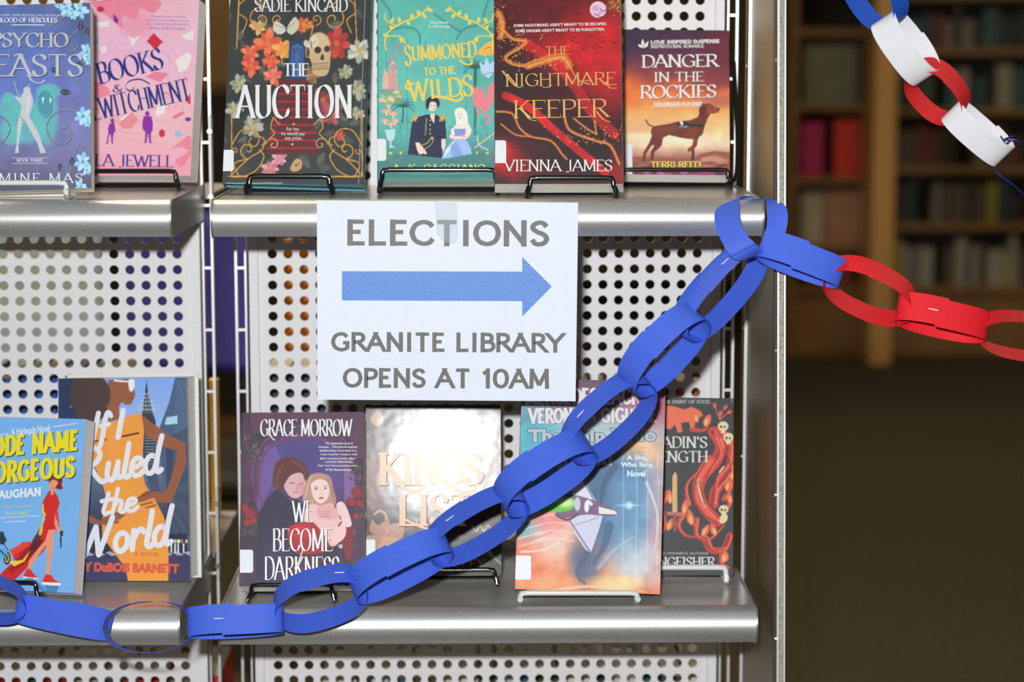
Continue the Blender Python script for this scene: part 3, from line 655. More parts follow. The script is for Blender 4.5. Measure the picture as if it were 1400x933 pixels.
for k in range(40): x=60+RNG.rand()*500; y=540+RNG.rand()*140; b.leaf(x,y,36,10,-30-RNG.rand()*120,(70,156,146),.6)
sf=(206,168,150)
b.poly([(76,340),(84,300),(100,330),(108,280),(120,262),(134,290),(138,330),(140,392),(72,392)],(222,176,160),1).poly([(100,320),(138,320),(138,392),(100,392)],(198,150,150),.8).blob(122,300,15,18,(196,148,148),1,soft=.1)
b.line([(96,284),(120,262),(150,230),(140,196),(110,240),(104,262)],6,(190,120,140),.9)
for k in range(30): b.blob(70+RNG.rand()*90,395+RNG.rand()*60,14,7,[(214,190,130),(150,160,110),(226,206,160),(120,150,120)][k%4],.8,soft=.3)
for x,y,r in ((90,490,22),(120,500,20),(84,530,18),(110,545,20),(130,530,16),(100,465,14)): b.blob(x,y,r,r*.45,(230,168,132),1,soft=.15).line([(x,y),(x+2,y+18)],5,(240,210,180))
b.poly([(84,572),(130,568),(126,610),(112,625),(114,640),(130,650),(104,650),(108,626),(94,612)],(200,226,226),.85,curve=False)
# creature and props right
pk=(232,130,136)
b.poly([(470,410),(492,380),(500,440),(480,470)],pk,1,curve=True).poly([(535,400),(562,360),(566,440),(545,450)],pk,1,curve=True).blob(512,412,13,16,pk,1,soft=.1).poly([(500,425),(540,430),(548,470),(520,490),(500,470)],pk,1,curve=True).line([(530,470),(520,500),(548,520),(530,545)],11,pk).line([(505,450),(488,480),(500,505)],9,pk).line([(500,400),(494,384)],4,pk).line([(520,398),(528,378)],4,pk)
b.poly([(492,236),(530,190),(562,186),(566,230),(540,244)],(240,180,80),1,curve=True).line([(520,220),(545,205),(555,225)],3,(180,90,60))
b.poly([(508,320),(500,270),(520,290),(530,250),(545,285),(568,262),(562,320),(540,345)],(184,214,238),1).line([(510,330),(560,318)],4,(120,160,200))
b.line([(480,650),(520,620),(566,585)],6,(220,180,150)).line([(490,600),(500,640),(540,660)],5,(210,200,190))
yl=(240,208,74)
for sx in (1,-1):
    X=lambda x:(322+(x-322)*sx)
    b.line([(X(88),220),(X(92),150),(X(160),100),(X(230),72),(X(278),30)],6,yl); b.line([(X(92),160),(X(150),160),(X(176),190)],5,yl); b.line([(X(130),110),(X(90),90),(X(84),60)],5,yl)
    for x,y,r in ((120,130,-130),(150,100,-100),(180,88,60),(200,84,-80),(236,68,-110),(250,60,50),(270,40,20),(100,160,200),(110,100,-60),(150,165,60)): b.leaf(X(x),y,26,14,(r if sx>0 else 180-r),yl)
    b.line([(X(88),680),(X(100),705),(X(130),712),(X(155),695),(X(154),670)],8,yl); b.leaf(X(92),680,34,16,(50 if sx>0 else 130),yl); b.leaf(X(104),668,30,14,(60 if sx>0 else 120),yl)
# man
nv=(38,46,74); skn=(238,206,194)
b.poly([(262,505),(240,512),(206,520),(196,590),(190,640),(186,680),(335,696),(338,640),(352,635),(355,590),(348,520),(322,512),(305,500)],nv,1,2).poly([(228,590),(214,640),(232,664),(250,640)],nv).poly([(218,628),(234,626),(262,662),(270,678),(252,676),(236,680),(226,660)],skn).poly([(334,612),(352,610),(352,640),(342,668),(334,650)],skn)
b.poly([(282,500),(305,500),(300,545),(286,520)],skn).blob(292,464,20,26,(240,212,200),1,soft=.1).poly([(265,470),(268,440),(290,424),(318,434),(326,456),(318,474),(308,452),(284,450),(276,480)],(40,34,48),1,2,curve=True)
b.line([(302,464),(310,466)],3,(90,60,60)).line([(298,480),(306,480)],2.5,(190,110,110)).line([(286,464),(293,463)],2.5,(80,50,50))
for x in (205,325): b.poly([(x,520),(x+6,506),(x+26,504),(x+24,520),(x+10,530)],(206,160,66)); [b.line([(x+2+j*5,518),(x+j*5,534)],3,(220,180,90)) for j in range(4)]
b.line([(268,520),(264,560),(262,596)],3,(206,176,90)).line([(232,600),(300,606),(340,602)],7,(30,34,52)).blob(292,608,6,6,(206,190,120),1).line([(240,640),(270,630),(284,610)],4,(196,160,80)).line([(250,660),(284,640),(300,612)],3,(196,160,80))
for y in (530,550,570,588): b.blob(283,y,3,3,(226,206,120))
# woman
b.blob(415,498,24,24,(244,234,214),1,soft=.1).poly([(392,495),(398,540),(388,560),(374,572),(384,600),(410,560),(420,600),(446,590),(466,575),(450,540),(446,500),(430,480),(400,478)],(246,236,220),1,2,curve=True).blob(413,508,15,19,(246,220,208),1,soft=.1).poly([(385,575),(400,545),(440,545),(462,570),(456,600),(420,620),(380,610),(368,600)],(246,222,212),1,curve=True).poly([(388,568),(440,566),(438,600),(392,600)],(130,150,206),1).line([(376,602),(410,606),(452,596)],12,(246,216,206)).line([(380,590),(402,618),(430,606)],10,(244,210,200)).line([(392,592),(440,604)],3,(230,120,130))
b.poly([(392,612),(440,612),(462,650),(470,690),(335,698),(350,660),(372,634)],(158,188,230),1,2).poly([(350,660),(392,614),(372,660),(340,696)],(206,222,244)).poly([(372,640),(400,620),(430,690),(380,694)],(128,156,214),.8)
b.line([(408,504),(409,504)],3,(80,70,100)).line([(419,503),(421,503)],3,(80,70,100)).line([(411,517),(417,517)],2.5,(200,90,100))
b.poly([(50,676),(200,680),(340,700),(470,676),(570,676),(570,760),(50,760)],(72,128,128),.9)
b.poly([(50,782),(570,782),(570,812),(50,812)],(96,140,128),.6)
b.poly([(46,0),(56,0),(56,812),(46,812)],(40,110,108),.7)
ye=(246,212,82)
def warpS(x,y,x0,x1,H): return (x, y-6*math.sin(3.1*(x-x0)/(x1-x0)))
b.put(btext('VILLAINS',282,94,364,104,bold=.02,rot=1),(226,232,220)); b.put(btext('& VIRTUES',275,112,370,122,bold=.02,rot=1),(226,232,220))
def vs(i,n): return (1.35,-.25) if i==0 else (1.05,0) if i==n-1 else (.92,.06)
g=stext('SUMMONED',172,196,484,262,10,.5,.5,rot=-4,sp=.1,var=vs); b.put(g,ye)
b.put(stext('TO THE',256,296,392,326,7,.6,.4,rot=-3,sp=.12),ye)
def vw(i,n): return (1.15,-.05) if i in(0,4) else (1,0)
g=stext('WILDS',190,350,472,428,12.5,.5,.5,rot=-5,sp=.1,var=vw); b.put(g,ye); b.put(seg_ribbon(cat_spline([(215,372),(185,366),(178,386),(196,398)],False,6),lambda a,c:9),ye); b.put(seg_ribbon(cat_spline([(300,424),(350,430),(400,444),(424,430),(418,410)],False,6),lambda a,c:11),ye); b.put(seg_ribbon(cat_spline([(410,262),(440,282),(466,280),(462,262)],False,6),lambda a,c:8),ye)
b.put(stext('A. K. CAGGIANO',120,724,526,756,6,.5,.6,sp=.14),(226,222,110))
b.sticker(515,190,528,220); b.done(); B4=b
# red
b=Book('paperback_book','red and black paperback with fiery gold lettering and a small moon',(679,-16),(853,-14),(851,250),(677,253),2.37,15,.026,board=(46,16,20),ext=(.003,.005,0))
b.T(660,0,3.217).fill((64,20,26)).blob(420,190,260,150,(200,24,30),.95,35,.9).blob(560,230,120,200,(196,26,34),.8,soft=.9).blob(240,60,160,90,(70,18,26),.7,soft=.9).blob(130,400,120,170,(44,22,26),.9,soft=.7).blob(430,640,170,110,(40,24,28),.9,20,.7).blob(300,400,120,60,(60,22,26),.6,soft=.8)
b.line([(190,190),(330,290),(420,400),(470,480),(580,590)],44,(206,30,36),.75).line([(100,420),(200,470),(300,560),(420,660),(540,760)],34,(214,28,38),.9).blob(90,690,70,70,(196,26,30),.95,soft=.6).blob(150,740,60,50,(150,24,30),.9,soft=.6).blob(600,760,50,70,(170,26,34),.7,soft=.8).noise(50,.22,seed=31)
or_=(214,120,50)
for P,w in (([(70,60),(85,100),(80,160)],30),([(80,120),(130,170),(190,180),(160,210),(100,250),(130,280),(200,290)],16),([(200,290),(280,262),(350,250),(380,290)],34),([(380,290),(420,350),(470,370)],8),([(60,490),(130,500),(160,560),(210,600),(300,620),(350,680),(370,700)],9),([(360,520),(380,570),(440,600),(500,620),(560,640),(600,720)],12),([(400,520),(450,560),(500,590)],8),([(500,590),(490,530)],8),([(80,545),(140,590),(200,600)],7)):
    b.line(P,w,or_,.8); b.line([(x+2,y+3) for x,y in P],max(2,w*.3),(236,180,100),.6)
for k in range(260):
    i=RNG.randint(4); x,y=[(75+RNG.randn()*14,90+RNG.randn()*50),(260+RNG.randn()*70,275+RNG.randn()*16),(150+RNG.randn()*50,200+RNG.randn()*60),(480+RNG.randn()*80,600+RNG.randn()*26)][i]; b.blob(x,y,3,3,(240,180,90) if k%2 else (200,90,40),.8)
b.blob(585,20,36,30,(150,100,50),.6,soft=.6)
for k in range(30): b.blob(585+RNG.randn()*20,30+RNG.randn()*26,3,3,(226,170,90),.8)
b.blob(507,42,36,36,(226,190,214),1,soft=.05).blob(497,36,14,12,(190,150,186),.8).blob(520,54,12,9,(196,156,190),.7)
for x,y,s_ in ((530,48,14),(520,75,12),(500,66,10),(400,165,9),(415,190,9),(440,215,10),(478,160,11),(495,200,10),(490,214,8),(520,210,9),(530,188,10),(575,188,15),(420,60,9),(362,36,8),(290,68,8),(395,180,8),(130,650,10),(160,785,12),(110,760,9),(120,620,8),(180,790,8)):
    b.line([(x-s_,y-s_*.6),(x,y),(x+s_,y-s_*.4)],3,(24,10,12))
M_gold=mat('ink_gold',(226,180,100),.35,metal=.25)
b.put(btext('SOME NIGHTMARES AREN’T MEANT TO BE ESCAPED.',136,102,546,115,bold=.02,rot=-1.2),(236,226,224)); b.put(btext('SOME DREAMS AREN’T MEANT TO BE FORGOTTEN.',143,126,536,139,bold=.02,rot=-1.2),(236,226,224))
for t,x0,y0,x1,y1,wt in (('THE',276,204,382,240,5),('NIGHTMARE',100,322,584,376,6.5),('KEEPER',136,440,548,516,9)):
    b.put(stext(t,x0,y0,x1,y1,wt,.32,1,rot=-1),(226,180,100),m=M_gold)
for P in ([(100,320),(86,312),(96,326),(140,376),(170,386)],[(540,360),(560,386),(590,388)],[(500,490),(530,525),(562,536)],[(300,376),(290,384),(262,384)],[(170,470),(200,520),(236,532)]): b.put(seg_ribbon(cat_spline(P,False,5),lambda a,c:6*max(.4,abs(c))),(226,180,100),m=M_gold,off=.00055)
b.put(stext('VIENNA JAMES',96,704,570,752,6.2,.35,1),(240,236,232))
b.sticker(677,192,692,223); b.done(); B5=b
# danger
b=Book('paperback_book','small paperback with brown dog standing on rocks before a sunset',(859,43),(1001,39),(998,238),(854,240),2.535,14,.018,board=(70,40,60),ext=(0,.006,0))
b.T(840,0,3.217).vg([(120,(66,44,66)),(240,(92,48,70)),(330,(150,66,64)),(400,(226,110,56)),(470,(244,160,90)),(560,(246,200,140)),(640,(240,208,176)),(700,(160,100,84)),(745,(80,40,70)),(800,(70,30,60))])
b.blob(480,200,80,90,(120,40,60),.8,soft=.8).blob(470,350,120,40,(120,50,66),.7,-10,.8).blob(60,400,60,70,(250,120,50),.7,soft=.8).blob(480,440,100,30,(170,90,90),.6,soft=.8).blob(90,180,90,60,(56,44,72),.7,soft=.8).noise(46,.12,seed=41)
b.poly([(40,545),(90,515),(130,525),(170,500),(240,530),(300,540),(300,580),(40,590)],(222,160,110),.5,8).blob(280,610,160,22,(252,236,206),.7,soft=.8).blob(100,600,70,16,(250,226,190),.7,soft=.8)
b.poly([(60,690),(120,690),(170,696),(240,694),(300,700),(360,696),(380,676),(440,664),(510,672),(510,760),(40,760)],(150,86,72),1,4)
for k in range(26): b.blob(50+RNG.rand()*450,715+RNG.rand()*26,30,6,[(190,120,96),(110,60,56),(170,104,84)][k%3],.8,-6,.4)
for k in range(9): b.blob(400+RNG.rand()*100,690+RNG.rand()*20,26,8,(200,140,112),.7,-8,.4)
for k in range(50): b.blob(45+RNG.rand()*455,752+RNG.rand()*45,20,6,[(176,70,130),(120,40,90),(206,110,160),(80,26,64)][k%4],.85,RNG.rand()*20-10,.4)
br=(112,52,40)
b.poly([(170,556),(240,545),(280,534),(330,530),(366,516),(378,490),(392,470),(420,466),(430,490),(410,520),(396,560),(388,590),(370,606),(330,612),(290,606),(240,594),(214,606),(208,640),(196,652),(176,670),(172,706),(158,706),(160,668),(176,640),(164,640),(140,676),(136,712),(122,712),(128,670),(152,630),(164,600),(160,576)],br,1,2)
b.line([(170,556),(150,548),(138,526)],6,br).poly([(370,606),(352,600),(340,650),(338,706),(352,706),(352,650),(366,620)],(92,42,34),1,2).line([(318,590),(352,610),(356,636),(330,660)],17,(130,62,46))
b.blob(412,478,26,24,(132,64,46),1,soft=.1).poly([(424,466),(446,470),(462,480),(456,494),(430,500),(410,494)],(150,78,56),1,2,curve=True).poly([(376,470),(392,456),(404,480),(392,508),(380,512),(372,492)],(98,44,34),1,2,curve=True).blob(458,480,5,5,(50,24,22)).blob(430,476,3.5,3.5,(24,14,12)).line([(434,494),(454,492)],2,(80,36,30))
b.blob(250,566,60,14,(140,70,50),.5,-6,.6).blob(200,580,24,26,(134,66,48),.5,soft=.6).blob(340,570,30,26,(136,66,48),.5,soft=.6)
b.poly([(276,540),(300,534),(330,545),(388,548),(392,560),(330,556),(306,560),(278,566)],(40,38,44),1,2).poly([(286,534),(298,532),(304,548),(294,552)],(226,226,226)).poly([(280,552),(326,550),(326,562),(280,566)],(70,70,76)).put(btext('K-9 UNIT',284,554,322,562),(220,220,220))
b.put(sans('LOVE INSPIRED SUSPENSE',160,175,462,192,4.6,rot=-1,hw=4),(240,238,236)); b.put(stext('INSPIRATIONAL ROMANCE',160,197,394,210,3,.6,.6,rot=-.6),(236,230,228))
b.put([np.array(p) for p in ([(104,194),(120,198),(126,212),(108,206)],[(124,170),(132,188),(127,212),(118,190)],[(150,180),(146,204),(128,212),(134,194)])],(240,238,236))
for t,x0,y0,x1,y1,wt in (('DANGER',122,242,452,294,10),('IN THE',174,318,392,358,7.5),('ROCKIES',116,376,448,430,10.5)):
    g=stext(t,x0,y0,x1,y1,wt,.35,1,rot=-.8); b.out(g,(50,24,40),2.5,2.5); b.put(g,(242,240,238))
b.put(btext('COLORADO K-9 UNIT',172,449,386,466,bold=.05,rot=-.6),(240,236,232)); b.put([[(164,468),(386,465),(386,467),(164,471)]],(236,220,210))
g=stext('TERRI REED',160,712,378,737,5.6,.45,.8); b.out(g,(60,30,40),2,2); b.put(g,(244,232,90))
b.sticker(855,197,864.5,241); b.done(); B6=b
# ================= lower shelf, left unit
b=Book('paperback_book','light blue paperback with yellow slanted lettering and woman in a red dress, leaning at left',(-40,566),(121,577),(97,811),(-52,805),2.37,16,.024,yaw=10,board=(120,170,220),ext=(.0015,.002,0))
b.T(0,560,3.585).fill((120,178,232)).noise(200,.03,seed=2)
rd=(206,40,38); dkk=(70,30,40); skn=(232,150,118)
b.poly([(0,810),(40,770),(70,745),(60,700),(110,650),(170,650),(200,640),(230,580),(262,580),(250,640),(210,700),(150,760),(110,800),(60,850),(0,890)],rd,1,2).poly([(120,690),(170,650),(205,650),(170,710),(120,760),(60,800),(40,790)],(150,30,40),.9).poly([(160,640),(210,560),(226,560),(214,640),(180,690),(130,720)],(90,34,40),.9).poly([(40,745),(110,740),(150,690),(120,745),(70,770)],(240,216,50),.95).poly([(45,690),(120,650),(160,654),(110,690),(60,720)],(230,70,50),.9)
b.poly([(210,450),(240,400),(262,395),(285,430),(293,460),(280,500),(290,560),(296,592),(276,600),(268,585),(262,590),(250,640),(200,640),(212,560),(222,540),(214,520),(205,500)],rd,1,2).poly([(212,450),(216,500),(226,515),(214,540),(208,600),(200,620),(188,612),(216,520),(204,500)],(240,210,60),.9).poly([(262,500),(285,500),(290,560),(270,580)],(220,60,46),1)
b.poly([(238,590),(264,590),(262,660),(250,740),(244,810),(226,810),(230,700),(220,650)],skn,1,2).poly([(226,640),(244,640),(200,700),(160,760),(150,790),(134,786),(142,740),(190,680)],skn,1,2).poly([(270,520),(284,560),(296,590),(290,610),(280,600),(266,560)],skn,1,2)
b.poly([(132,780),(150,784),(170,812),(190,826),(150,832),(112,820)],(214,50,44)).poly([(112,820),(190,828),(186,834),(112,826)],(240,236,236)).poly([(222,808),(250,812),(270,838),(298,850),(262,862),(206,848)],(214,50,44)).poly([(204,846),(298,852),(296,866),(240,866),(206,858)],(240,236,236)).poly([(160,826),(250,905),(220,905),(120,830)],(70,130,180),.8).poly([(215,860),(290,864),(275,905),(240,905)],(60,120,170),.8)
b.blob(262,368,24,30,skn,1,soft=.1).poly([(238,362),(246,332),(280,326),(306,344),(302,370),(308,388),(290,392),(272,384),(284,358),(260,344),(246,356)],(130,30,40),1,2,curve=True).line([(256,366),(258,368)],3,(40,20,30)).line([(258,388),(266,386)],3,(200,40,40)).poly([(250,395),(264,392),(262,420),(248,420)],skn)
b.poly([(294,596),(308,594),(310,620),(302,622),(302,678),(294,678)],(40,50,56))
b.blob(0,640,30,22,(60,66,70)).poly([(0,600),(16,600),(30,640),(20,660),(0,660)],(40,60,70)).blob(34,730,17,32,(30,34,40),1,soft=.08).blob(34,730,10,22,(230,200,60),1,soft=.1).blob(34,730,6,16,(60,60,60),1,soft=.1).poly([(0,680),(40,690),(30,720),(0,740)],(90,170,220)).line([(0,690),(30,720)],6,(20,30,40)).line([(8,650),(40,690)],5,(20,30,40))
ylw=(244,228,40)
for t,x0,y0,x1,y1 in (('CODE NAME',-92,118,384,220),('GORGEOUS',-92,244,366,352)):
    g=sans(t,x0,y0,x1,y1,21,shear=.12,rot=-4.5,sp=.2,hw=17); b.out(g,(40,70,70),5,5); b.put(g,ylw)
b.put(btext('A Harlequin Novel',55,84,244,118,bold=.01,rot=-6,descend=True),(240,244,250)); b.put([[(262,84),(380,66),(380,69),(262,88)]],(240,244,250)); b.put([[(-20,128),(40,116),(40,119),(-20,131)]],(240,244,250))
b.put(sans('LIZZIE VAUGHAN',-210,398,200,440,9,shear=.1,rot=-4.5,hw=8,sp=.16),(240,244,250))
b.put(btext('“A story of humor and charm...',-60,470,178,484,rot=-3),(206,230,90)); b.put(btext('This is a delight.”',22,496,145,516,rot=-3,descend=True),(206,230,90)); b.put(btext('—Ava Hunter, author of Summertime Weddings',-90,524,190,536,rot=-3),(236,240,246)); b.put(btext('and Blind Mountain',24,544,128,554,rot=-3),(236,240,246))
b.done(); B7=b
b=Book('hardback_book','hardback with woman in an orange dress before skyscrapers and white brush lettering',(68,519),(251,515),(257,797),(86,792),2.432,7,.034,yaw=9,hard=True,board=(226,224,218),coat=.5,coatr=.05,ext=(.004,0,.004))
b.T(100,500,3.01).vg([(50,(128,166,232)),(250,(150,180,232)),(420,(100,120,150)),(640,(60,64,84)),(700,(52,56,76)),(790,(60,62,92)),(920,(60,62,96))])
b.poly([(-60,30),(60,40),(70,300),(0,700),(-60,800)],(44,58,92)).poly([(420,50),(480,50),(480,780),(420,720),(340,300),(395,150)],(74,96,128)).poly([(380,300),(480,250),(480,700),(390,690)],(58,70,92),.9)
for k in range(9): b.line([(428+k*6,60),(400+k*9,700)],2,(110,130,160),.7,curve=False)
for k in range(26): b.poly([(x:=(-20+RNG.rand()*80),y:=(60+RNG.rand()*560)),(x+6,y),(x+6,y+10),(x,y+10)],[(90,140,210),(214,110,70),(70,100,160)][k%3])
b.poly([(284,200),(296,110),(302,56),(308,110),(326,190),(340,230),(340,420),(290,420)],(52,62,78)).poly([(284,200),(290,150),(302,100),(316,150),(326,200)],(74,84,92))
for r in range(5):
    for k in range(-r-1,r+2): b.poly([(302+k*7-2,120+r*16),(302+k*7+2,120+r*16),(302+k*7,110+r*16)],(206,214,200))
for r in range(14): b.line([(296,250+r*12),(336,250+r*12)],3,(160,180,210),.8)
b.poly([(384,214),(430,206),(430,240),(376,244)],(170,206,226)); b.poly([(290,420),(340,410),(360,530),(330,540)],(70,84,110))
sk=(150,92,64); hr=(78,62,60); og=(246,154,66)
b.poly([(0,720),(470,690),(470,790),(0,800)],(44,48,66),.9)
for k in range(24): x=110+RNG.rand()*360; b.poly([(x,716),(x+8,716),(x+8,730),(x,730)],[(240,220,120),(206,150,120),(150,180,200),(240,240,220)][k%4],.9)
for k in range(10): b.poly([(40+k*46,770),(60+k*46,765),(88+k*46,780),(66+k*46,785)],(190,196,214),.8)
for x in (404,432,455,420): b.line([(x,735),(x,770)],6,(214,220,230)); 
b.poly([(0,790),(480,780),(480,910),(0,910)],(64,64,98),1)
b.poly([(145,60),(225,55),(250,70),(252,100),(256,120),(246,140),(240,160),(215,162),(200,150),(188,170),(190,200),(215,215),(140,235),(128,200),(140,150)],sk,1,2).blob(70,120,84,86,hr,1,soft=.06).poly([(20,180),(120,170),(140,190),(100,230),(30,230)],hr,1,4,curve=True)
b.poly([(170,58),(232,64),(230,70),(168,66)],(236,236,232)).poly([(228,62),(250,58),(252,90),(240,108),(230,96)],(236,236,232),1,2,curve=True).line([(240,136),(252,134)],4,(110,50,40))
b.poly([(280,200),(330,240),(400,290),(462,320),(466,400),(430,500),(404,566),(380,566),(300,560),(280,545),(330,520),(380,524),(400,470),(424,390),(426,350),(360,330),(300,290)],sk,1,2)
b.poly([(135,238),(190,225),(240,202),(280,198),(292,260),(288,340),(284,420),(296,490),(330,540),(372,620),(392,700),(392,905),(230,905),(214,830),(160,760),(120,700),(118,640),(140,560),(120,480),(80,400),(70,320),(60,290),(100,230)],og,1,2)
b.poly([(40,600),(110,640),(160,600),(218,612),(200,630),(150,650),(100,660),(50,640)],sk,1,2).poly([(120,640),(190,640),(190,648),(130,660)],sk).poly([(264,545),(300,516),(340,520),(330,545),(290,560),(262,565)],sk).line([(280,575),(325,562)],8,sk).line([(300,585),(340,575)],7,sk)
b.line([(204,292),(268,278)],8,(90,56,40)).line([(70,314),(135,306)],7,(90,56,40)).line([(262,548),(320,520)],3,(90,50,36))
M_bw=mat('ink_brush_white',(238,238,242),.35,coat=.3)
for t,x0,y0,x1,y1,wt,ro,sl in (('%f',66,196,134,306,20,-4,.12),('%',172,184,214,296,22,-2,.05),('$uled',18,330,352,466,21,-10,.12),('the',108,508,258,606,17,-7,.12),('^orld',6,620,392,764,22,-9,.12)):
    b.put(stext(t,x0,y0,x1,y1,wt,1,0,slant=sl,rot=ro,rnd=True,sp=.0),(238,238,242),m=M_bw)
b.put(btext('A NOVEL',252,770,354,784,bold=.03,rot=1,space=1.3),(206,106,70)); b.put(btext('AMY DuBOIS BARNETT',-20,812,436,852,bold=.06,rot=1.2),(226,96,72))
b.done(); B8=b
# ================= lower shelf, main unit
b=Book('paperback_book','purple book with embracing couple, tall white lettering and a rose arch',(333,563),(500,565),(496,800),(327,803),2.355,19,.024,board=(70,50,66),ext=(.001,.004,0))
b.T(320,555,3.585).fill((70,46,72)).noise(60,.25,seed=51)
b.poly([(70,0),(90,150),(160,100),(240,60),(350,60),(470,80),(560,140),(600,260),(640,260),(640,0)],(92,60,84),.9,6).blob(340,330,230,200,(92,72,140),.9,soft=.3).blob(330,250,120,90,(70,62,120),.8,soft=.6).poly([(150,200),(200,190),(230,260),(170,420),(120,520),(110,480)],(118,88,160),.8,6).poly([(540,300),(590,340),(590,480),(540,480)],(150,110,170),.7,6)
for k in range(6): b.line([(150+k*12,230),(130+k*8,500)],3,(90,66,130),.6)
b.line([(150,520),(120,400),(150,240),(230,170),(320,150),(450,170),(540,250),(580,330)],16,(112,64,96),.9).line([(110,470),(90,330),(130,200),(230,120),(330,100),(480,120),(600,240)],8,(128,76,104),.8)
for x in (60,100): b.line([(x,30),(x+4,470)],20,(96,50,80),.5,curve=False)
for y in range(390,480,22): b.line([(64,y),(116,y)],3,(60,36,56),.8)
b.line([(300,160),(340,130),(350,90),(360,130),(400,150)],6,(130,80,110)).line([(250,90),(310,60),(330,40)],6,(110,66,92))
for k in range(40): 
    s_=k%2; x=(55+RNG.rand()*80) if s_ else (560+RNG.rand()*80); y=(120+RNG.rand()*160) if s_ else (280+RNG.rand()*400); b.leaf(x,y,30,14,RNG.rand()*360,[(76,78,66),(50,60,50),(100,96,84)][k%3],.9)
for k in range(16): b.leaf(50+RNG.rand()*60,560+RNG.rand()*100,34,16,RNG.rand()*360,(70,70,66),.9)
for x,y,r in ((80,530,34),(55,500,24),(65,570,24),(605,425,30),(575,470,26),(620,480,24),(600,540,20),(640,440,20),(95,560,20)):
    b.blob(x,y,r,r*.8,(120,30,40),1,soft=.25); b.spiral(x,y,r*.7,1.6,4,(180,60,56),30)
# man
b.poly([(120,560),(150,480),(210,410),(280,440),(330,480),(360,560),(330,700),(260,860),(120,860),(110,700)],(46,38,66),1,3,curve=True).poly([(210,410),(250,400),(300,450),(280,470)],(70,56,90)).line([(170,480),(200,600),(180,800)],8,(62,52,86),.7)
b.poly([(240,330),(270,320),(340,330),(360,370),(350,410),(330,440),(300,455),(270,440),(246,400)],(214,168,170),1,2,curve=True).poly([(190,380),(200,290),(240,258),(300,256),(350,290),(364,350),(350,370),(330,330),(280,340),(250,380),(230,420),(215,410)],(92,44,44),1,3,curve=True).line([(240,290),(210,350),(212,400)],8,(140,66,54),.8).line([(280,270),(330,300),(350,340)],6,(150,76,60),.8)
b.line([(272,378),(296,380)],4,(90,50,50)).line([(318,386),(340,380)],3,(90,50,50)).line([(306,392),(312,408),(302,410)],2.5,(170,110,110)).line([(292,424),(316,424)],3.5,(170,90,96)).blob(330,400,20,30,(190,130,140),.4,soft=.8)
# woman
b.poly([(345,400),(370,345),(420,330),(470,350),(486,410),(500,470),(470,520),(440,500),(350,480),(336,440)],(186,140,120),1,3,curve=True).line([(380,345),(360,400),(350,450)],7,(216,176,150),.8).line([(460,360),(480,420),(490,470)],7,(160,110,100),.8)
b.poly([(380,380),(420,360),(455,375),(468,420),(455,460),(425,480),(395,460),(380,420)],(240,206,200),1,2,curve=True).blob(402,408,8,4,(80,80,110)).blob(447,405,7,4,(80,80,110)).line([(392,398),(412,398)],3,(140,90,80)).line([(438,396),(456,394)],3,(140,90,80)).line([(428,410),(430,430),(422,432)],2.5,(206,150,150)).blob(428,453,12,5,(196,40,50),1,soft=.2)
b.poly([(340,520),(380,480),(420,490),(480,480),(510,540),(540,590),(520,660),(480,690),(420,640),(380,590),(340,570)],(232,186,184),1,3,curve=True).poly([(260,620),(300,580),(380,570),(430,620),(470,690),(440,720),(300,720)],(168,30,44),1,3,curve=True).blob(330,620,50,36,(206,44,54),.8,soft=.6).poly([(540,590),(586,590),(580,740),(540,760),(520,680)],(130,30,46),1,3)
b.poly([(410,500),(470,484),(515,520),(510,550),(450,560),(412,540)],(222,166,166),1,2,curve=True)
for k in range(3): b.line([(415,520+k*12),(470,516+k*14)],2.5,(180,110,116))
b.poly([(500,490),(520,470),(540,480),(560,520),(576,586),(540,590),(520,540)],(238,200,196),1,2,curve=True).line([(505,495),(540,520)],6,(238,200,196)).line([(500,520),(540,545)],6,(236,190,186))
b.poly([(480,630),(500,590),(540,586),(550,620),(530,660),(490,674)],(236,196,192),1,2,curve=True).poly([(512,680),(530,680),(536,780),(520,800)],(190,190,206)).line([(512,590),(524,572)],8,(120,40,40))
b.poly([(440,690),(540,700),(560,860),(420,860)],(54,34,56),.9,4).blob(200,760,60,110,(84,70,120),.35,soft=.7)
for t,x0,y0,x1,y1,wt,sp in (('GRACE MORROW',130,68,576,148,14,.05),('WE',288,468,386,570,14,.06),('BECOME',190,604,480,712,15,.06),('DARKNESS',150,742,516,852,15,.05)):
    g=stext(t,x0,y0,x1,y1,wt*.62,.24,.7,sp=sp+.03); b.out(g,(40,26,44),3,3); b.put(g,(236,236,236),m=M_w)
b.put(seg_ribbon(cat_spline([(170,110),(180,150),(200,170)],False,5),lambda a,c:5),(236,236,236),off=.00055); b.put(seg_ribbon(np.array([(296,800),(318,760),(340,700)]),lambda a,c:5),(236,236,236),off=.00055)
for k,(t,a,c) in enumerate((('“As seductive as it is',446,582),('intense... This blood-soaked,',414,606),('spellbinding romantasy is a',418,602),('must read for vampire and',424,602),('dark romance lovers alike.”',420,600),('—HAYLEY DENNINGS,',438,584),('New York Times bestselling author',412,606),('of This Ravenous Fate',448,574))): b.put(btext(t,a,178+k*18.5,c,190+k*18.5,bold=.015),(230,226,232))
b.put(btext('a novel',470,872,545,884,shear=.3),(226,200,206))
b.sticker(328,752,346,783.5); b.done(); B9=b
b=Book('hardback_book','brown fantasy book with copper lettering washed out by a bright flash reflection',(503,553),(684,555),(687,787),(499,789),2.425,12.2,.022,board=(50,40,40),hard=True,coat=.24,coatr=.15,rough=.6,bump=(14,.12,.004))
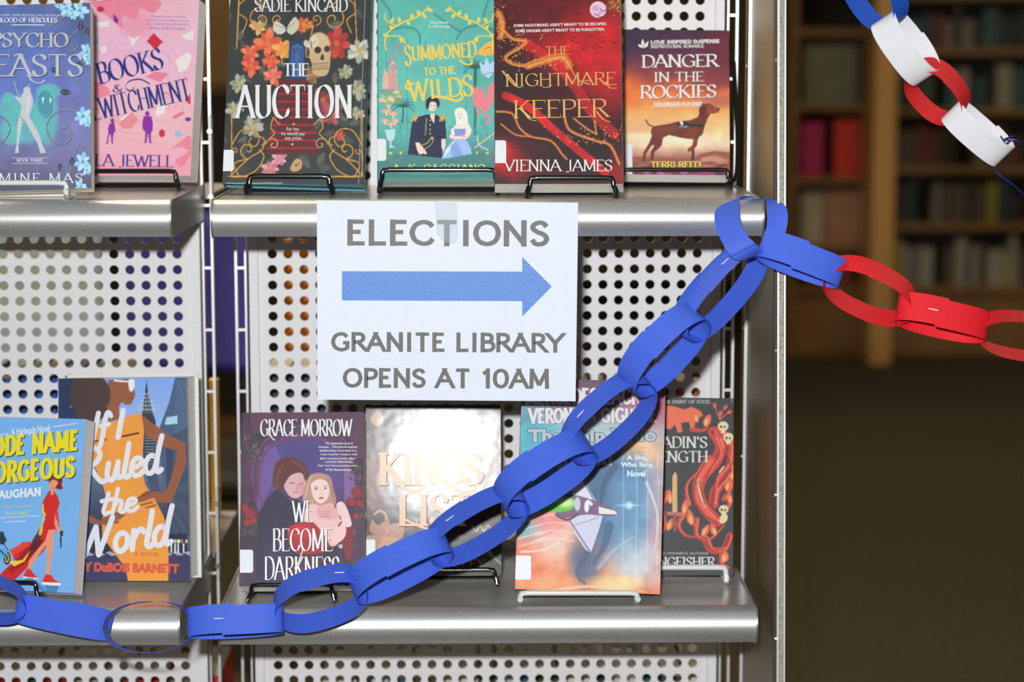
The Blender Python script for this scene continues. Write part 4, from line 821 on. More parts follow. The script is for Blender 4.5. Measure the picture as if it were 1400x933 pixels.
b.T(500,540,3.59).fill((66,54,52)).noise(90,.35,seed=61).blob(40,420,60,160,(140,92,84),.7,soft=.7).blob(600,330,80,140,(150,96,80),.6,soft=.8).blob(560,800,120,90,(60,70,56),.7,soft=.7).blob(330,430,170,80,(60,54,64),.6,soft=.7).blob(330,650,150,80,(52,40,44),.8,soft=.6)
b.poly([(0,30),(660,30),(660,82),(0,82)],(52,48,46),1)
for P in ([(20,640),(60,570),(95,590),(120,640),(90,690),(30,680)],[(60,760),(120,640),(185,640),(180,700),(120,760)],[(0,700),(60,690),(180,720),(160,770),(0,770)],[(20,120),(60,80),(90,120),(60,160)],[(500,220),(560,160),(600,220),(560,280)]): b.poly(P,(206,150,120),.75,5,curve=True)
b.poly([(30,600),(70,580),(100,610),(60,640)],(50,36,32),.9,3,curve=True).line([(40,590),(70,566),(100,590),(96,610)],4,(230,196,140)).line([(520,640),(545,670),(560,640),(580,670),(600,640),(610,670),(550,700)],4,(214,190,160))
for k in range(10): b.line([(560,720),(560+k*14,760+k*10)],4,(150,170,140),.6)
for k in range(80): b.blob(RNG.rand()*660,90+RNG.rand()*780,3,3,(226,190,160),.6)
cop=(232,178,146)
M_cop=mat('ink_copper',(240,196,166),.6,spec=.25,coat=.1,coatr=.2)
for t,x0,y0,x1,y1,wt in (('KINGS',70,290,570,440,34),('LIST',165,492,520,640,32)):
    g=stext(t,x0,y0,x1,y1,wt,.3,.8); b.out(g,(70,40,36),4,4); b.put(g,cop,m=M_cop)
for P,w_ in (([(130,380),(180,450),(240,478),(300,448)],22),([(560,400),(530,470),(470,478),(420,450)],22),([(170,600),(250,640),(320,660),(380,640)],12),([(580,290),(602,300),(596,325)],12)): b.put(seg_ribbon(cat_spline(P,False,6),lambda a,c:w_*max(.4,abs(a))),cop,m=M_cop,off=.00055)
b.put(stext('TORI  WESLEY',140,808,580,848,6,.4,.9,sp=.2),(206,170,110))
b.sticker(499.5,738,513,764); b.done(); B10=b
b=Book('hardback_book','science fiction book with white winged spaceship and green engine in a shiny jacket',(718,521),(913,519),(903,812),(703,807),2.345,15,.024,hard=True,board=(40,36,40),coat=.8,coatr=.05,rough=.5)
b.T(680,500,2.744).vg([(50,(60,50,60)),(120,(110,90,110)),(240,(170,190,190)),(420,(140,170,180)),(560,(206,150,130)),(800,(236,140,90)),(880,(230,90,60))])
b.blob(130,320,110,170,(60,160,180),.95,soft=.6).blob(330,110,160,60,(120,80,110),.7,soft=.8).blob(580,130,90,100,(206,80,110),.7,soft=.7).blob(540,330,110,60,(246,190,140),.9,soft=.7).blob(450,520,150,190,(70,104,140),1,soft=.35).blob(500,560,90,160,(110,160,196),.8,soft=.6).blob(130,620,70,50,(90,190,206),.9,soft=.6).blob(110,740,90,90,(240,120,80),.9,soft=.7).blob(210,640,70,100,(250,200,180),.9,soft=.7).blob(190,580,60,40,(226,110,110),.7,soft=.7).blob(520,740,100,90,(186,206,220),.8,soft=.7).blob(330,740,60,90,(80,100,130),.9,soft=.6).blob(450,820,90,30,(250,214,150),.9,soft=.7).blob(200,820,110,30,(246,160,110),.9,soft=.7).blob(600,560,40,260,(206,170,180),.6,soft=.7)
b.noise(40,.12,seed=71)
for P_s,w_s,c_s in (([(340,700),(300,780),(330,820)],26,(60,84,116)),([(90,700),(180,690),(260,640)],10,(255,236,220)),([(70,780),(160,740),(260,740)],12,(250,150,90)),([(80,660),(170,640),(250,600)],9,(240,110,120)),([(360,330),(440,300),(560,310),(610,360)],12,(250,170,110)),([(200,850),(340,830),(560,850)],16,(255,210,160)),([(380,760),(440,690),(520,640)],14,(160,196,220)),([(560,440),(600,560),(590,700)],12,(226,236,240)),([(440,380),(400,450),(390,520)],30,(46,80,112)),([(420,600),(400,680),(360,740)],34,(54,86,120))): b.line(P_s,w_s,c_s,.6,taper=True)
for k in range(14): b.line([(90,240+k*8),(200+k*8,120+k*20)],3,(150,230,226),.35)
for y0 in (540,560,590,620,650): b.line([(80,y0+30),(200,y0),(290,y0+10)],7,(255,226,220),.4)
b.blob(495,525,12,12,(200,240,255),1,soft=.8).blob(495,525,40,4,(180,230,255),.7,soft=.8)
b.poly([(270,440),(310,400),(330,440),(376,520),(350,540),(290,500)],(214,214,232),1,2).poly([(262,560),(300,540),(396,562),(380,620),(350,705),(330,690),(290,630)],(206,204,228),1,2).line([(310,410),(370,520)],4,(90,90,120)).line([(270,580),(348,700)],6,(130,110,150)).line([(290,600),(380,570)],3,(150,140,170))
b.poly([(230,490),(290,486),(370,510),(440,540),(450,560),(420,566),(330,560),(250,574),(220,560)],(120,90,120),1,3,curve=True).poly([(110,545),(180,500),(250,490),(290,510),(270,545),(180,550)],(96,190,60),1,4,curve=True).blob(256,515,30,16,(214,250,160),.9,soft=.6).blob(300,520,12,26,(190,196,206),1,soft=.15).blob(335,530,9,22,(230,230,236),1,soft=.15).blob(355,535,7,18,(110,90,110),1,soft=.15).poly([(380,530),(440,545),(452,560),(380,556)],(226,224,220)).line([(340,510),(352,520)],12,(230,230,236)).line([(220,560),(260,580),(300,560)],8,(90,60,90))
for x in (470,520,560,600): b.line([(x,330),(x+4,500),(x-2,780)],5,(214,228,236),.35)
b.poly([(86,120),(92,120),(70,840),(62,840)],(190,60,60),.6)
def jit(t,x0,y0,x1,y1,bold,rgb,oc=(40,40,60),sp=1.,d=2.2,rot=-.5):
    if bold<0:
        g=sans(t,x0,y0,x1,y1,-bold,rot=rot,sp=.16,hw=-bold*.75); d=1.4; b.put(sans(t,x0-d,y0-d,x1+d,y1+d,-bold+2*d,rot=rot,sp=.16,hw=-bold*.75+2*d),oc,name='lettering_outline',off=.00036); b.put(g,rgb); return
    g=btext(t,x0,y0,x1,y1,bold=bold,rot=rot,space=sp); gb=btext(t,x0-d,y0-d,x1+d,y1+d,bold=bold+.03,rot=rot,space=sp); b.put(gb,oc,name='lettering_outline',off=.00036); b.put(g,rgb)
jit('MERCEDES LACKEY',106,84,602,148,-13,(226,222,222),(120,50,60)); jit('VERONICA GIGUERE',118,158,598,216,-12.5,(226,222,222),(120,50,60))
jit('The Ship Who',116,236,596,302,.045,(182,194,202),(50,60,80),sp=1.05); jit('Joined',218,326,430,392,.045,(182,194,202),(50,60,80),sp=1.05)
for t,x0,x1,y0,y1 in (('A Ship',484,566,336,360),('Who Sang',462,584,362,386),('Novel',486,556,394,418)): jit(t,x0,y0,x1,y1,.05,(206,232,242),(90,140,170),d=1.2)
b.sticker(703,760,726,793); b.done(); B11=b
b=Book('paperback_book','black book with orange flames, small bear, dagger and pale skulls, far right of lower shelf',(884,545),(1005,543),(1002,787),(880,786),2.43,14.5,.026,board=(34,34,38),coat=.7,coatr=.12,rough=.5)
b.T(880,500,2.744).fill((50,52,54)).noise(70,.12,seed=81)
for P_s,w_s in (([(322,300),(334,360),(310,420),(270,470),(262,520)],40),([(262,250),(290,300),(270,360),(225,410),(205,470),(225,530),(275,585)],44),([(225,640),(250,690),(300,690),(322,640)],26)): b.line(P_s,w_s+7,(50,26,30)); b.line(P_s,w_s,(190,58,52)); b.line([(x-4,y) for x,y in P_s],w_s*.3,(150,40,44)); b.line([(x+8,y) for x,y in P_s],w_s*.16,(236,120,84))
fl=(206,64,50); f2=(232,120,70); cr=(222,206,160); cc=(150,40,44)
b.poly([(60,150),(110,152),(150,165),(180,155),(216,172),(222,190),(196,200),(190,235),(176,240),(170,212),(140,215),(146,250),(128,252),(118,222),(100,240),(80,235),(80,200),(60,190)],(226,104,70),1,2,curve=False)
for P,w_ in (([(290,250),(330,300),(320,370),(280,420),(270,480)],34),([(250,360),(210,420),(200,500),(240,560),(270,580)],46),([(270,270),(290,330),(260,380),(240,420)],26),([(170,520),(160,450),(210,390)],18),([(300,500),(330,450),(330,390),(318,330)],18),([(90,480),(70,530),(80,600),(60,640)],22),([(150,560),(130,600),(160,640),(220,640)],20),([(200,580),(200,640),(250,650),(300,600)],20),([(310,540),(326,500),(300,450)],20),([(240,650),(260,690),(310,680),(326,640)],18),([(300,700),(290,740),(320,760)],24),([(180,240),(230,240),(250,190)],16),([(190,600),(170,560),(150,520)],12)):
    b.line(P,w_,fl,1,taper=True); b.line([(x+3,y) for x,y in P],w_*.45,(236,96,70),.8,taper=True); b.line([(x-w_*.25,y) for x,y in P],2.5,(60,30,34),.9)
b.line([(205,430),(212,480),(230,530)],7,cr).line([(285,400),(300,380)],6,cr)
for k in range(10): b.blob(206+k*2.5,436+k*10,2.5,3.5,(40,30,30))
for x,y,r in ((298,228,20),(318,270,19),(300,540,18)): b.blob(x,y,r,r*.9,cr,1,soft=.08).blob(x-7,y+2,4.5,4.5,(44,40,36)).blob(x+6,y+3,4,4,(44,40,36)).poly([(x-10,y+r*.6),(x+10,y+r*.6),(x+7,y+r*1.3),(x-7,y+r*1.3)],cr)
b.blob(300,575,14,20,cr,1,30,.1)
for x,y,l_,w_,r_ in ((310,470,46,22,-70),(326,520,44,20,-100),(180,600,60,26,-100),(150,560,60,24,-80),(100,520,56,24,-95),(90,620,50,22,-70),(220,640,50,24,-60),(270,640,50,22,-110),(300,740,44,30,-80),(230,230,50,26,-70),(200,215,44,22,-100),(330,430,40,18,-80)): b.leaf(x,y,l_,w_,r_,(226,104,66)); b.leaf(x,y-4,l_*.6,w_*.45,r_,(244,176,100))
for x,y in ((270,160),(300,165),(285,190),(312,180)): b.leaf(x,y,22,12,-80+(x-285)*2,(220,90,64)); b.line([(x,y),(285,205)],3,(220,90,64))
b.poly([(108,415),(118,398),(126,415),(126,555),(108,555)],(214,170,110)).poly([(84,548),(150,552),(146,566),(90,562)],(190,110,80)).line([(117,560),(117,620)],9,(150,80,64))
b.put(stext('THE SAINT OF STEEL',66,130,252,142,2.5,.5,.5),(200,200,196)); b.put(stext("PALADIN'S",-26,268,238,308,7,.35,.9),(224,222,216)); b.put(stext('STRENGTH',-40,322,240,362,7,.35,.9),(224,222,216))
b.put(btext('AWARD WINNING AUTHOR',20,700,244,710),(190,186,180)); b.put(stext('T. KINGFISHER',-40,720,266,754,6,.35,.9),(226,224,220))
b.put([np.array([(322,112),(345,112),(345,150)])],(90,96,100),name='bent_corner',off=.0016)
b.done(); B12=b
# ------------------------------------------------------------ wire book stands
M_wb=mat('wire_black_gloss',(18,18,19),.22,coat=.5); M_ww=mat('wire_white',(226,226,222),.35,coat=.3)
def stand(bk,label,xl,xr,yr,m,r=.0021,feet=None,hookl=True,hookr=True,S=Z1,side=False,fy=None):
    """front lip wire, two hooks under the book, easel back behind it"""
    r*=1.15; b=bk; ob=(b.ox,b.oy,b.k); b.ox,b.oy,b.k=0,0,1
    L=b.local(np.array([(xl,yr),(xr,yr)],float),.0); b.ox,b.oy,b.k=ob
    mw=np.array(b.root.matrix_world)
    # undo clamping for rails wider than the cover
    def hit(px,py,off):
        d=ray(px,py); O2=b.O+b.n*off; t=((O2-cC)@b.n)/(d@b.n); return cC+d*t
    off=.0045; A=hit(xl,yr,off); Bp=hit(xr,yr,off)
    fz=S+r+.0003; sp_=.0032 if m is M_wb else .0002
    ax=(Bp-A)/np.linalg.norm(Bp-A)
    def low(P,dxs): return np.array([P[0]+dxs,P[1]-.004-.0,fz+.006])
    yb2=b.O[1]+b.t*1.0+.018
    cr=.006
    pts=[]
    hb=.13
    def leg(P,sgn):
        kx=P[0]+sgn*.003; k=[P-sgn*ax*(-0), np.array([kx,P[1]-.001,P[2]-.010]), np.array([kx+sgn*sp_*.4,P[1]-.0045,(fz+P[2])/2-.001]), np.array([kx+sgn*sp_*.9,P[1]-.006,fz+.0035]), np.array([kx+sgn*sp_,P[1]-.001,fz]), np.array([kx+sgn*sp_,P[1]+.012,fz]), np.array([kx,yb2-.004,fz])]
        if side:
            k+=[np.array([kx,yb2,fz+.003]),np.array([kx,yb2+.012,fz+.04]),np.array([kx,yb2+.03,fz+hb])]
        return k
    l=leg(A,-1); rr=leg(Bp,1)
    inA=A+ax*cr; inB=Bp-ax*cr
    # rear bar joins the two legs, behind and below the book
    path=l[::-1]; 
    path=path[:-1]+[A-ax*.0-np.array([0,0,.004])+(-ax*.0028), A+ax*.0006-np.array([0,0,.0008])-ax*.002, inA, (inA+inB)/2, inB, Bp+ax*.0014-np.array([0,0,.0008]), Bp+ax*.0028-np.array([0,0,.004])]+rr[1:]
    P=[path[0]]
    m_=MB(); m_.tube(path,r,10)
    e0,e1=path[0],path[-1]
    tp=[e0+0*(e1-e0), e0+(e1-e0)*.5, e1]
    m_.tube([e0,e1],r,8)
    o=m_.build('book_stand',m,None,smooth=True); tag(o,label,'book stand')
    return o
def vstand(*a,**k): return stand(*a,**k)
stand(B1,'white wire book stand in front of the blue fantasy book',-40,87,250,M_ww,r=.0026)
stand(B2,'black wire book stand holding the pink paperback',129,237,234,M_wb,r=.0026)
stand(B3,'black wire book stand holding the dark floral skull book',344,447,241,M_wb,r=.0028)
stand(B4,'wide black wire book stand holding the teal paperback',526,674,232,M_wb,r=.0025)
stand(B5,'black wire book stand holding the red and black paperback',728,835,243,M_wb,r=.0025)
stand(B6,'black wire book stand holding the dog paperback, with a tall bent side wire',853,992,232,M_wb,r=.0024,side=False)
stand(B7,'black wire book stand under the light blue paperback',-30,46,797,M_wb,r=.0026,S=Z2)
stand(B9,'black wire book stand holding the purple couple book',347,450,800,M_wb,r=.0022,S=Z2)
stand(B10,'black wire book stand holding the washed-out copper book',545,673,779,M_wb,r=.0024,S=Z2)
stand(B11,'white wire book stand holding the spaceship book',715,868,811,M_ww,r=.0028,S=Z2)
stand(B12,'white wire book stand holding the black flame book',900,989,776,M_ww,r=.0030,S=Z2)
# tall side wire of the dog book's stand
pts=[atY(993,252,2.52),atY(1001,248,2.53),atY(1007,236,2.54),atY(1008,180,2.555),atY(1004,110,2.57),atY(1003,84,2.582)]
o=MB().tube(cat_spline(pts,False,5),.0026,10).build('book_stand',M_wb,smooth=True); tag(o,'tall black bent wire standing right of the dog paperback, upper shelf','wire')
# ------------------------------------------------------------ sign
sg=Book.__new__(Book)
S0=np.array([(434,274.5),(789,277),(788,549),(433,546.5)],float); YS=2.3035
q=[atY(x,y,YS) for x,y in S0]; r=(q[1]-q[0]+q[2]-q[3]); sg.w=np.linalg.norm(r)/2; r/=np.linalg.norm(r); sg.n=np.array([0,-1.,0]); sg.u=np.cross(sg.n,r); sg.r=r; sg.h=(np.linalg.norm(q[0]-q[3])+np.linalg.norm(q[1]-q[2]))/2; sg.O=(q[2]+q[3])/2
sg.root=tag(empty('paper_sign'),'white paper sign with blue arrow taped to the upper shelf front','sign'); m=Matrix.Identity(4)
for i in range(3): m[i][0]=r[i];m[i][1]=-sg.n[i];m[i][2]=sg.u[i];m[i][3]=sg.O[i]
sg.root.matrix_world=m; sg.ox=sg.oy=0; sg.k=1
M_paper=mat('sign_paper',(226,233,244),.6,noise=(60,.012)); 
MB().box(-sg.w/2,sg.w/2,-.0001,.0003,0,sg.h).build('paper',M_paper,sg.root)
def toner(name,rgb,r): return mat(name,rgb,r,noise=(700,.22),coat=.2,coatr=.35,bump=(1500,.35,.0006))
M_t=toner('toner_black_sheen',(100,96,91),.5); M_ar=toner('toner_blue',(82,136,212),.5)  # lettering is black toner, its flash sheen put into a grey base colour
for t,x0,y0,x1,y1 in (('ELECTIONS',475,301,749,336.5),('GRANITE LIBRARY',454.5,455,769,481.5),('OPENS AT 10AM',470.5,504,750,531)):
    sg.put(sans(t,x0,y0,x1,y1,7.6 if t[0]=='E' else 5.7,rot=.3,sp=.12,hw=5.9 if t[0]=='E' else 4.7),(0,0,0),m=M_t,off=.0004)
sg.put([np.array([(467.5,371),(714,371.5),(714,412),(467.5,411)]),np.array([(714,351.5),(754.5,392),(714,433)])],(0,0,0),name='arrow',m=M_ar,off=.0004)
M_tape=mat('clear_tape',(226,236,240),.12,alpha=.3,coat=1.,coatr=.05)
tp=sg.put([np.array([(594,276),(625,276.5),(627,322),(622,334),(606,330),(597,320)])],(0,0,0),name='tape',m=M_tape,off=.0007)
# ------------------------------------------------------------ paper chains
PAP={}
def paper(c):
    if c not in PAP:
        rgb={'blue':(70,104,220),'red':(232,32,44),'white':(232,232,236),'deep':(30,92,204)}[c]
        PAP[c]=mat('paper_'+c,rgb,.62,noise=(90,.03),bump=(900,.08,.0003),spec=.35)
    return PAP[c]
M_staple=mat('staple_white_glint',(240,240,240),.3)  # flash glint of the steel put into a plain white colour
def strip(P,Wd,m,name,t=.0003,parent=None):
    """P centre line (n,3), Wd half-width vectors (n,3): one thin sheet"""
    P=np.array(P);Wd=np.array(Wd); n=len(P); T=np.gradient(P,axis=0); T/=np.linalg.norm(T,axis=1)[:,None]
    N=np.cross(T,Wd); N/=np.linalg.norm(N,axis=1)[:,None]
    k=5; V=[];F_=[]
    us=np.linspace(-1,1,k)
    for s in (.5,-.5):
        for i in range(n):
            for u in us: V.append(P[i]+Wd[i]*u+N[i]*t*s)
    o=n*k
    for i in range(n-1):
        for j in range(k-1):
            a=i*k+j; F_.append((a,a+1,a+k+1,a+k)); F_.append((o+a+k,o+a+k+1,o+a+1,o+a))
        F_.append((i*k,(i+1)*k,o+(i+1)*k,o+i*k)); F_.append((i*k+k-1,o+i*k+k-1,o+(i+1)*k+k-1,(i+1)*k+k-1))
    for i in (0,n-1):
        for j in range(k-1): a=i*k+j; F_.append((a,o+a,o+a+1,a+1))
    return MB().add(V,F_).build(name,m,parent,smooth=True)
def link(label,col,p0,p1,Y0,Y1,phi,b,w=.0315,b2=None,ex=.8,start=90,twist=0,bow=0,group=None,staple=None,taper=0,dW=0,dA=0):
    """closed paper loop from end p0 to end p1 (photo px, depths Y0, Y1); phi turns the loop about its long axis
    (0: opening faces the viewer, 90: strip face towards the viewer); b,b2 half openings"""
    A=atY(*p0,Y0);B=atY(*p1,Y1); C0=(A+B)/2; a=np.linalg.norm(B-A)/2; L=(B-A)/(2*a); P_=(cC-C0)/np.linalg.norm(cC-C0); N_=np.cross(P_,L); N_/=np.linalg.norm(N_); P_=np.cross(L,N_)
    b2=b if b2 is None else b2; n=56; pts=[];W_=[]
    over=.16; t0=math.radians(start)
    for i in range(n+1):
        t=t0+(2*math.pi+over)*i/n
        c,s=math.cos(t),math.sin(t); x=a*math.copysign(abs(c)**ex,c); bb=b if s>0 else b2; y=bb*math.copysign(abs(s)**1.05,s)
        y+=(.0007*(i/n))*(1 if s>0 else -1); x+=.0
        ph=math.radians(phi+twist*(x/a)); O=math.cos(ph)*N_+math.sin(ph)*P_; pw=ph+math.radians(dW*abs(s)+dA*s); W=-math.sin(pw)*N_+math.cos(pw)*P_
        pts.append(C0+L*x+O*(y+bow*(1-(x/a)**2))+W*(.0024*min(1,max(0,(i/n-.72)/.2)))); W_.append(W*w/2*(1+taper*(x/a)))
    o=strip(pts,W_,paper(col),'paper_link'); tag(o,label,'paper link',group)
    if staple:
        i=staple[0]; P=pts[i]; T=pts[i+1]-pts[i-1]; T/=np.linalg.norm(T); W=W_[i]/np.linalg.norm(W_[i]); Nn=np.cross(T,W); 
        if Nn@(cC-P)<0: Nn=-Nn
        P=P+Nn*.0007+W*staple[1]; an=math.radians(staple[2]); D=T*math.cos(an)+W*math.sin(an)
        MB().tube([P-D*.0052,P+D*.0052],.0005,6).build('staple',M_staple,o)
    return o
K='blue'
def cribbon(label,col,st,w=None,staple=None,sub=6):
    """closed strip through stations (px,py,Y, half-width px x,y, half-width depth)"""
    P=[];W=[]
    for x,y,Y,hx,hy,hY in st:
        a=atY(x-hx,y-hy,Y-hY); b=atY(x+hx,y+hy,Y+hY); P.append((a+b)/2); W.append((b-a)/2)
    P=cat_spline(P,True,sub); W=cat_spline(W,True,sub); P=np.vstack([P,P[:3]]); W=np.vstack([W,W[:3]])
    o=strip(P,W,paper(col),'paper_link'); tag(o,label,'paper link')
    return o
link('blue paper link at the left frame edge, lower shelf, cut by the photo','blue',(-75,800),(36,832),2.27,2.285,25,.022)
link('blue paper link lying on the left lower shelf front, broad face forward',K,(22,830),(152,857),2.285,2.29,104,.012,start=270,staple=None)
link('blue paper link seen edge-on as thin open ring, lower left',K,(144,859),(266,857),2.272,2.268,0,.027,w=.030)
link('blue paper link hanging across the gap between the two shelving units, staple on its face',K,(256,852),(387,845),2.265,2.265,80,.016,b2=.024,staple=(2,0,0))
link('blue paper link before the bottom of the purple couple book',K,(376,838),(500,798),2.272,2.272,36,.029,dW=4,staple=(50,0,0))
link('blue paper link crossing left corner of the copper-lettered book',K,(482,808),(612,740),2.262,2.262,64,.028,dA=4)
link('blue paper link in front of the copper-lettered book, with stapled overlap',K,(586,758),(716,678),2.272,2.272,38,.0265,staple=(2,0,0))
link('blue paper link crossing the left edge of the spaceship book',K,(686,690),(806,606),2.262,2.262,59,.034,dA=6)
link('blue paper link over the upper lettering of the spaceship book',K,(778,622),(886,520),2.272,2.272,37,.0295,staple=(2,0,0))
link('blue paper link before the perforated panel, third below the hanging corner',K,(860,530),(956,428),2.262,2.265,58,.031,dA=6)
link('blue paper link before the perforated panel, second below the hanging corner',K,(930,458),(1036,340),2.273,2.305,43,.025,staple=(52,0,0))
cribbon('blue paper link looped over right end of the upper shelf bar',K,[(1020,345,2.245,16,-9,0),(1002,323,2.25,17,-4,0),(994,297,2.272,17.5,0,0),(1000,275,2.30,13,-5,.008),(1028,270.5,2.325,5,-1,.013),(1050,271,2.33,5,1,.014),(1062,287,2.305,13.5,-2,0),(1061,315,2.295,13,4,0),(1050,338,2.29,9,8,0),(1040,350,2.265,9,0,.004)])
link('blue paper link joining the red links, right of the end panel strip',K,(1040,333),(1152,375),2.265,2.262,74,.017,b2=.022)
link('red paper link with a creased lower strip, next to the blue link','red',(1130,371),(1248,424),2.27,2.26,33,.027)
link('red paper link with staple on its broad face','red',(1227,420),(1350,448),2.252,2.25,71,.018,b2=.024,staple=(2,0,0))
link('red paper link cut by the right frame edge','red',(1334,450),(1470,470),2.258,2.258,22,.022)
link('blue paper link cut by the top frame edge','deep',(1160,-80),(1222,36),2.278,2.278,38,.027)
link('white paper link directly under the blue one, upper right','white',(1208,24),(1268,106),2.268,2.268,112,.018,b2=.026,start=270,staple=(2,0,80))
link('small red paper link between two white links','red',(1250,92),(1313,158),2.277,2.277,32,.024)
link('lowest white paper link, tied with dark blue ribbon','white',(1300,150),(1374,214),2.268,2.268,108,.015,b2=.02,w=.029,start=285,staple=(2,0,60))
M_rib=mat('ribbon_navy',(20,40,110),.3,coat=.3)
kn=atY(1378,193,2.262)
def rib(pts,r): return MB().tube(cat_spline(pts,False,6),r,8)
m_=rib([atY(1368,186,2.262),atY(1376,196,2.258),atY(1384,188,2.262),atY(1377,191,2.256),atY(1390,193,2.262),atY(1404,203,2.27),atY(1440,240,2.28)],.0009)
m_.tube(cat_spline([atY(1376,196,2.258),atY(1368,210,2.285),atY(1357,224,2.272),atY(1368,240,2.265),atY(1384,252,2.265),atY(1404,270,2.27),atY(1440,300,2.28)],False,6),.0009,8)
m_.tube([atY(1373,191,2.26),atY(1385,186,2.262)],.0012,8)
tag(m_.build('ribbon_tie',M_rib,smooth=True),'thin dark blue ribbon tied to the lowest white paper link','ribbon')
# ------------------------------------------------------------ things behind the display
def simple_book(root_label,group,x0,x1,y0,y1,z0,z1,rgb,name='book'):
    t=tag(empty(name,((x0+x1)/2,(y0+y1)/2,z0)),root_label,'book',group); W=(x1-x0)/2;D=(y1-y0)/2;H=z1-z0; m=mat('cloth_%d_%d_%d'%rgb,rgb,.5)
    MB().box(-W,-W+.0015,-D,D,0,H).box(W-.0015,W,-D,D,0,H).box(-W+.0015,W-.0015,-D,-D+.0015,0,H).build('cover',m,t)
    MB().box(-W+.0016,W-.0016,-D+.0016,D-.003,.002,H-.003).build('pages',M_page,t); return t
rs=np.random.RandomState(3)
ORD='first second third fourth fifth sixth seventh eighth ninth tenth eleventh twelfth thirteenth fourteenth fifteenth sixteenth seventeenth eighteenth nineteenth twentieth'.split()
def nth(i): return ORD[i] if i<20 else 'twenty-'+ORD[i-20] if i<29 else 'thirty-'+ORD[i-30]
def hue(c):
    r,g,b=c; m=max(c)
    if m-min(c)<24: return 'charcoal' if m<80 else 'grey' if m<150 else 'pale grey'
    if r==m: return 'red' if g<b*1.4+10 and g<70 else ('orange' if r>170 and g>70 and b<80 else 'yellowish' if g>130 and b<80 else 'cream' if m>190 else 'brown')
    if b==m: return 'blue'
    return 'teal' if b>g*.85 else 'green'
pal=[(30,70,150),(26,40,80),(200,90,40),(36,90,110),(190,120,40),(40,60,110),(150,40,50),(60,60,66),(220,214,200),(30,60,130)]
def rear_row(x0,x1,S,hmin,hmax,group,label,pal,ymin=2.70,skip=()):
    x=x0; k=0
    while x<x1:
        t=.016+rs.rand()*.026; h=hmin+rs.rand()*(hmax-hmin)
        if not any(a<x<b_ for a,b_ in skip): simple_book(hue(pal[k%len(pal)])+' '+label%nth(k),group,x,x+t-.0006,ymin+rs.rand()*.01,2.86,S-.0155,S+h,pal[k%len(pal)])
        x+=t;k+=1
LT=atY(600,916,2.72)[2]-(Z3-.05); UT=atY(100,503,2.72)[2]-Z2
rear_row(-.76,-.47,Z2,UT-.012,UT,'books on the rear lower shelf, left unit','book seen through holes above the light blue paperback, %s from left',[(30,80,160),(30,70,140),(40,90,170),(28,60,120),(30,80,150)])
rear_row(-.275,-.20,Z2,.20,.225,'books on the rear lower shelf, main unit','book seen through holes lower left of the sign, %s from left',[(34,34,60),(40,40,70),(28,30,50)])
rear_row(.09,.29,Z2,.17,.205,'pale books on the rear lower shelf, main unit','book seen through holes above the spaceship book, %s from left',[(190,180,160),(40,40,40),(170,90,60),(60,60,60)])
rear_row(-.76,-.345,Z3-.05,LT-.012,LT,'books on the rear bottom shelf, left unit','book behind the lowest holes of the left unit, %s from left',[(190,30,40),(30,120,90),(200,40,50),(200,196,190),(60,60,60),(190,40,50)])
rear_row(-.20,.29,Z3-.05,LT-.012,LT,'books on the rear bottom shelf, main unit','book behind the lowest holes of the right unit, %s from left',[(220,206,190),(214,200,188),(60,50,40),(200,196,196),(40,90,100),(70,60,40)])
# orange-yellow tall book face behind the panel and its slim neighbours
simple_book('tall orange book behind the main panel, left of the sign',None,-.262,-.222,2.70,2.85,Z2+.235,Z2+.37,(230,130,20)) if False else None
def backer(name,label,x0,x1,y,z0,z1,rgb,th=.02,cat='book'):
    t=tag(empty(name,((x0+x1)/2,y,z0)),label,cat); W=(x1-x0)/2
    MB().box(-W,W,0,th,0,z1-z0).build('cover',mat('cov_%d_%d_%d'%rgb,rgb,.5,noise=(20,.06)),t,bevel=.001); MB().box(-W+.003,W-.003,.002,th-.002,-.0,z1-z0+.0005).build('pages',M_page,t); return t
p=lambda x,y,Y: atY(x,y,Y)
backer('book','orange book with its back to the main panel, left of the sign',p(383,0,2.88)[0],p(424,0,2.88)[0],2.88,Z2-.0155,p(400,328,2.88)[2],(236,140,20))
backer('book','thin yellow book upright in the gap between the shelving units',p(275,0,2.88)[0],p(287,0,2.88)[0],2.88,Z2-.0155,p(280,520,2.88)[2],(244,176,20))
# chairs further back
def lounge(label,X,Y,W,zt,rgb):
    t=tag(empty('chair',(X,Y,0)),label,'chair'); m=mat('uph_%d_%d_%d'%rgb,rgb,.8,noise=(60,.08),bump=(500,.3,.001)); md=mat('chair_frame_dark',(36,33,30),.5)
    MB().box(-W/2,W/2,-.03,.03,.70,zt).build('backrest',m,t,bevel=.02)
    MB().box(-W/2,W/2,.0,.46,.42,.48).build('seat',md,t,bevel=.02)
    for s in (-1,1):
        for yy in (0,.42): MB().box(s*(W/2-.02)-.012,s*(W/2-.02)+.012,yy+.0,yy+.024,0,.42 if yy else .72).build('leg',md,t)
    return t
def pX(x,Y): return atY(x,300,Y)[0]
Yc=4.4
lounge('purple chair seen between and through the shelving units',(pX(165,Yc)+pX(350,Yc))/2,Yc,pX(350,Yc)-pX(165,Yc),1.03,(66,60,150))
lounge('grey-green chair seen through holes of the left panel',(pX(-60,Yc)+pX(144,Yc))/2,Yc,pX(144,Yc)-pX(-60,Yc),1.03,(170,190,196))
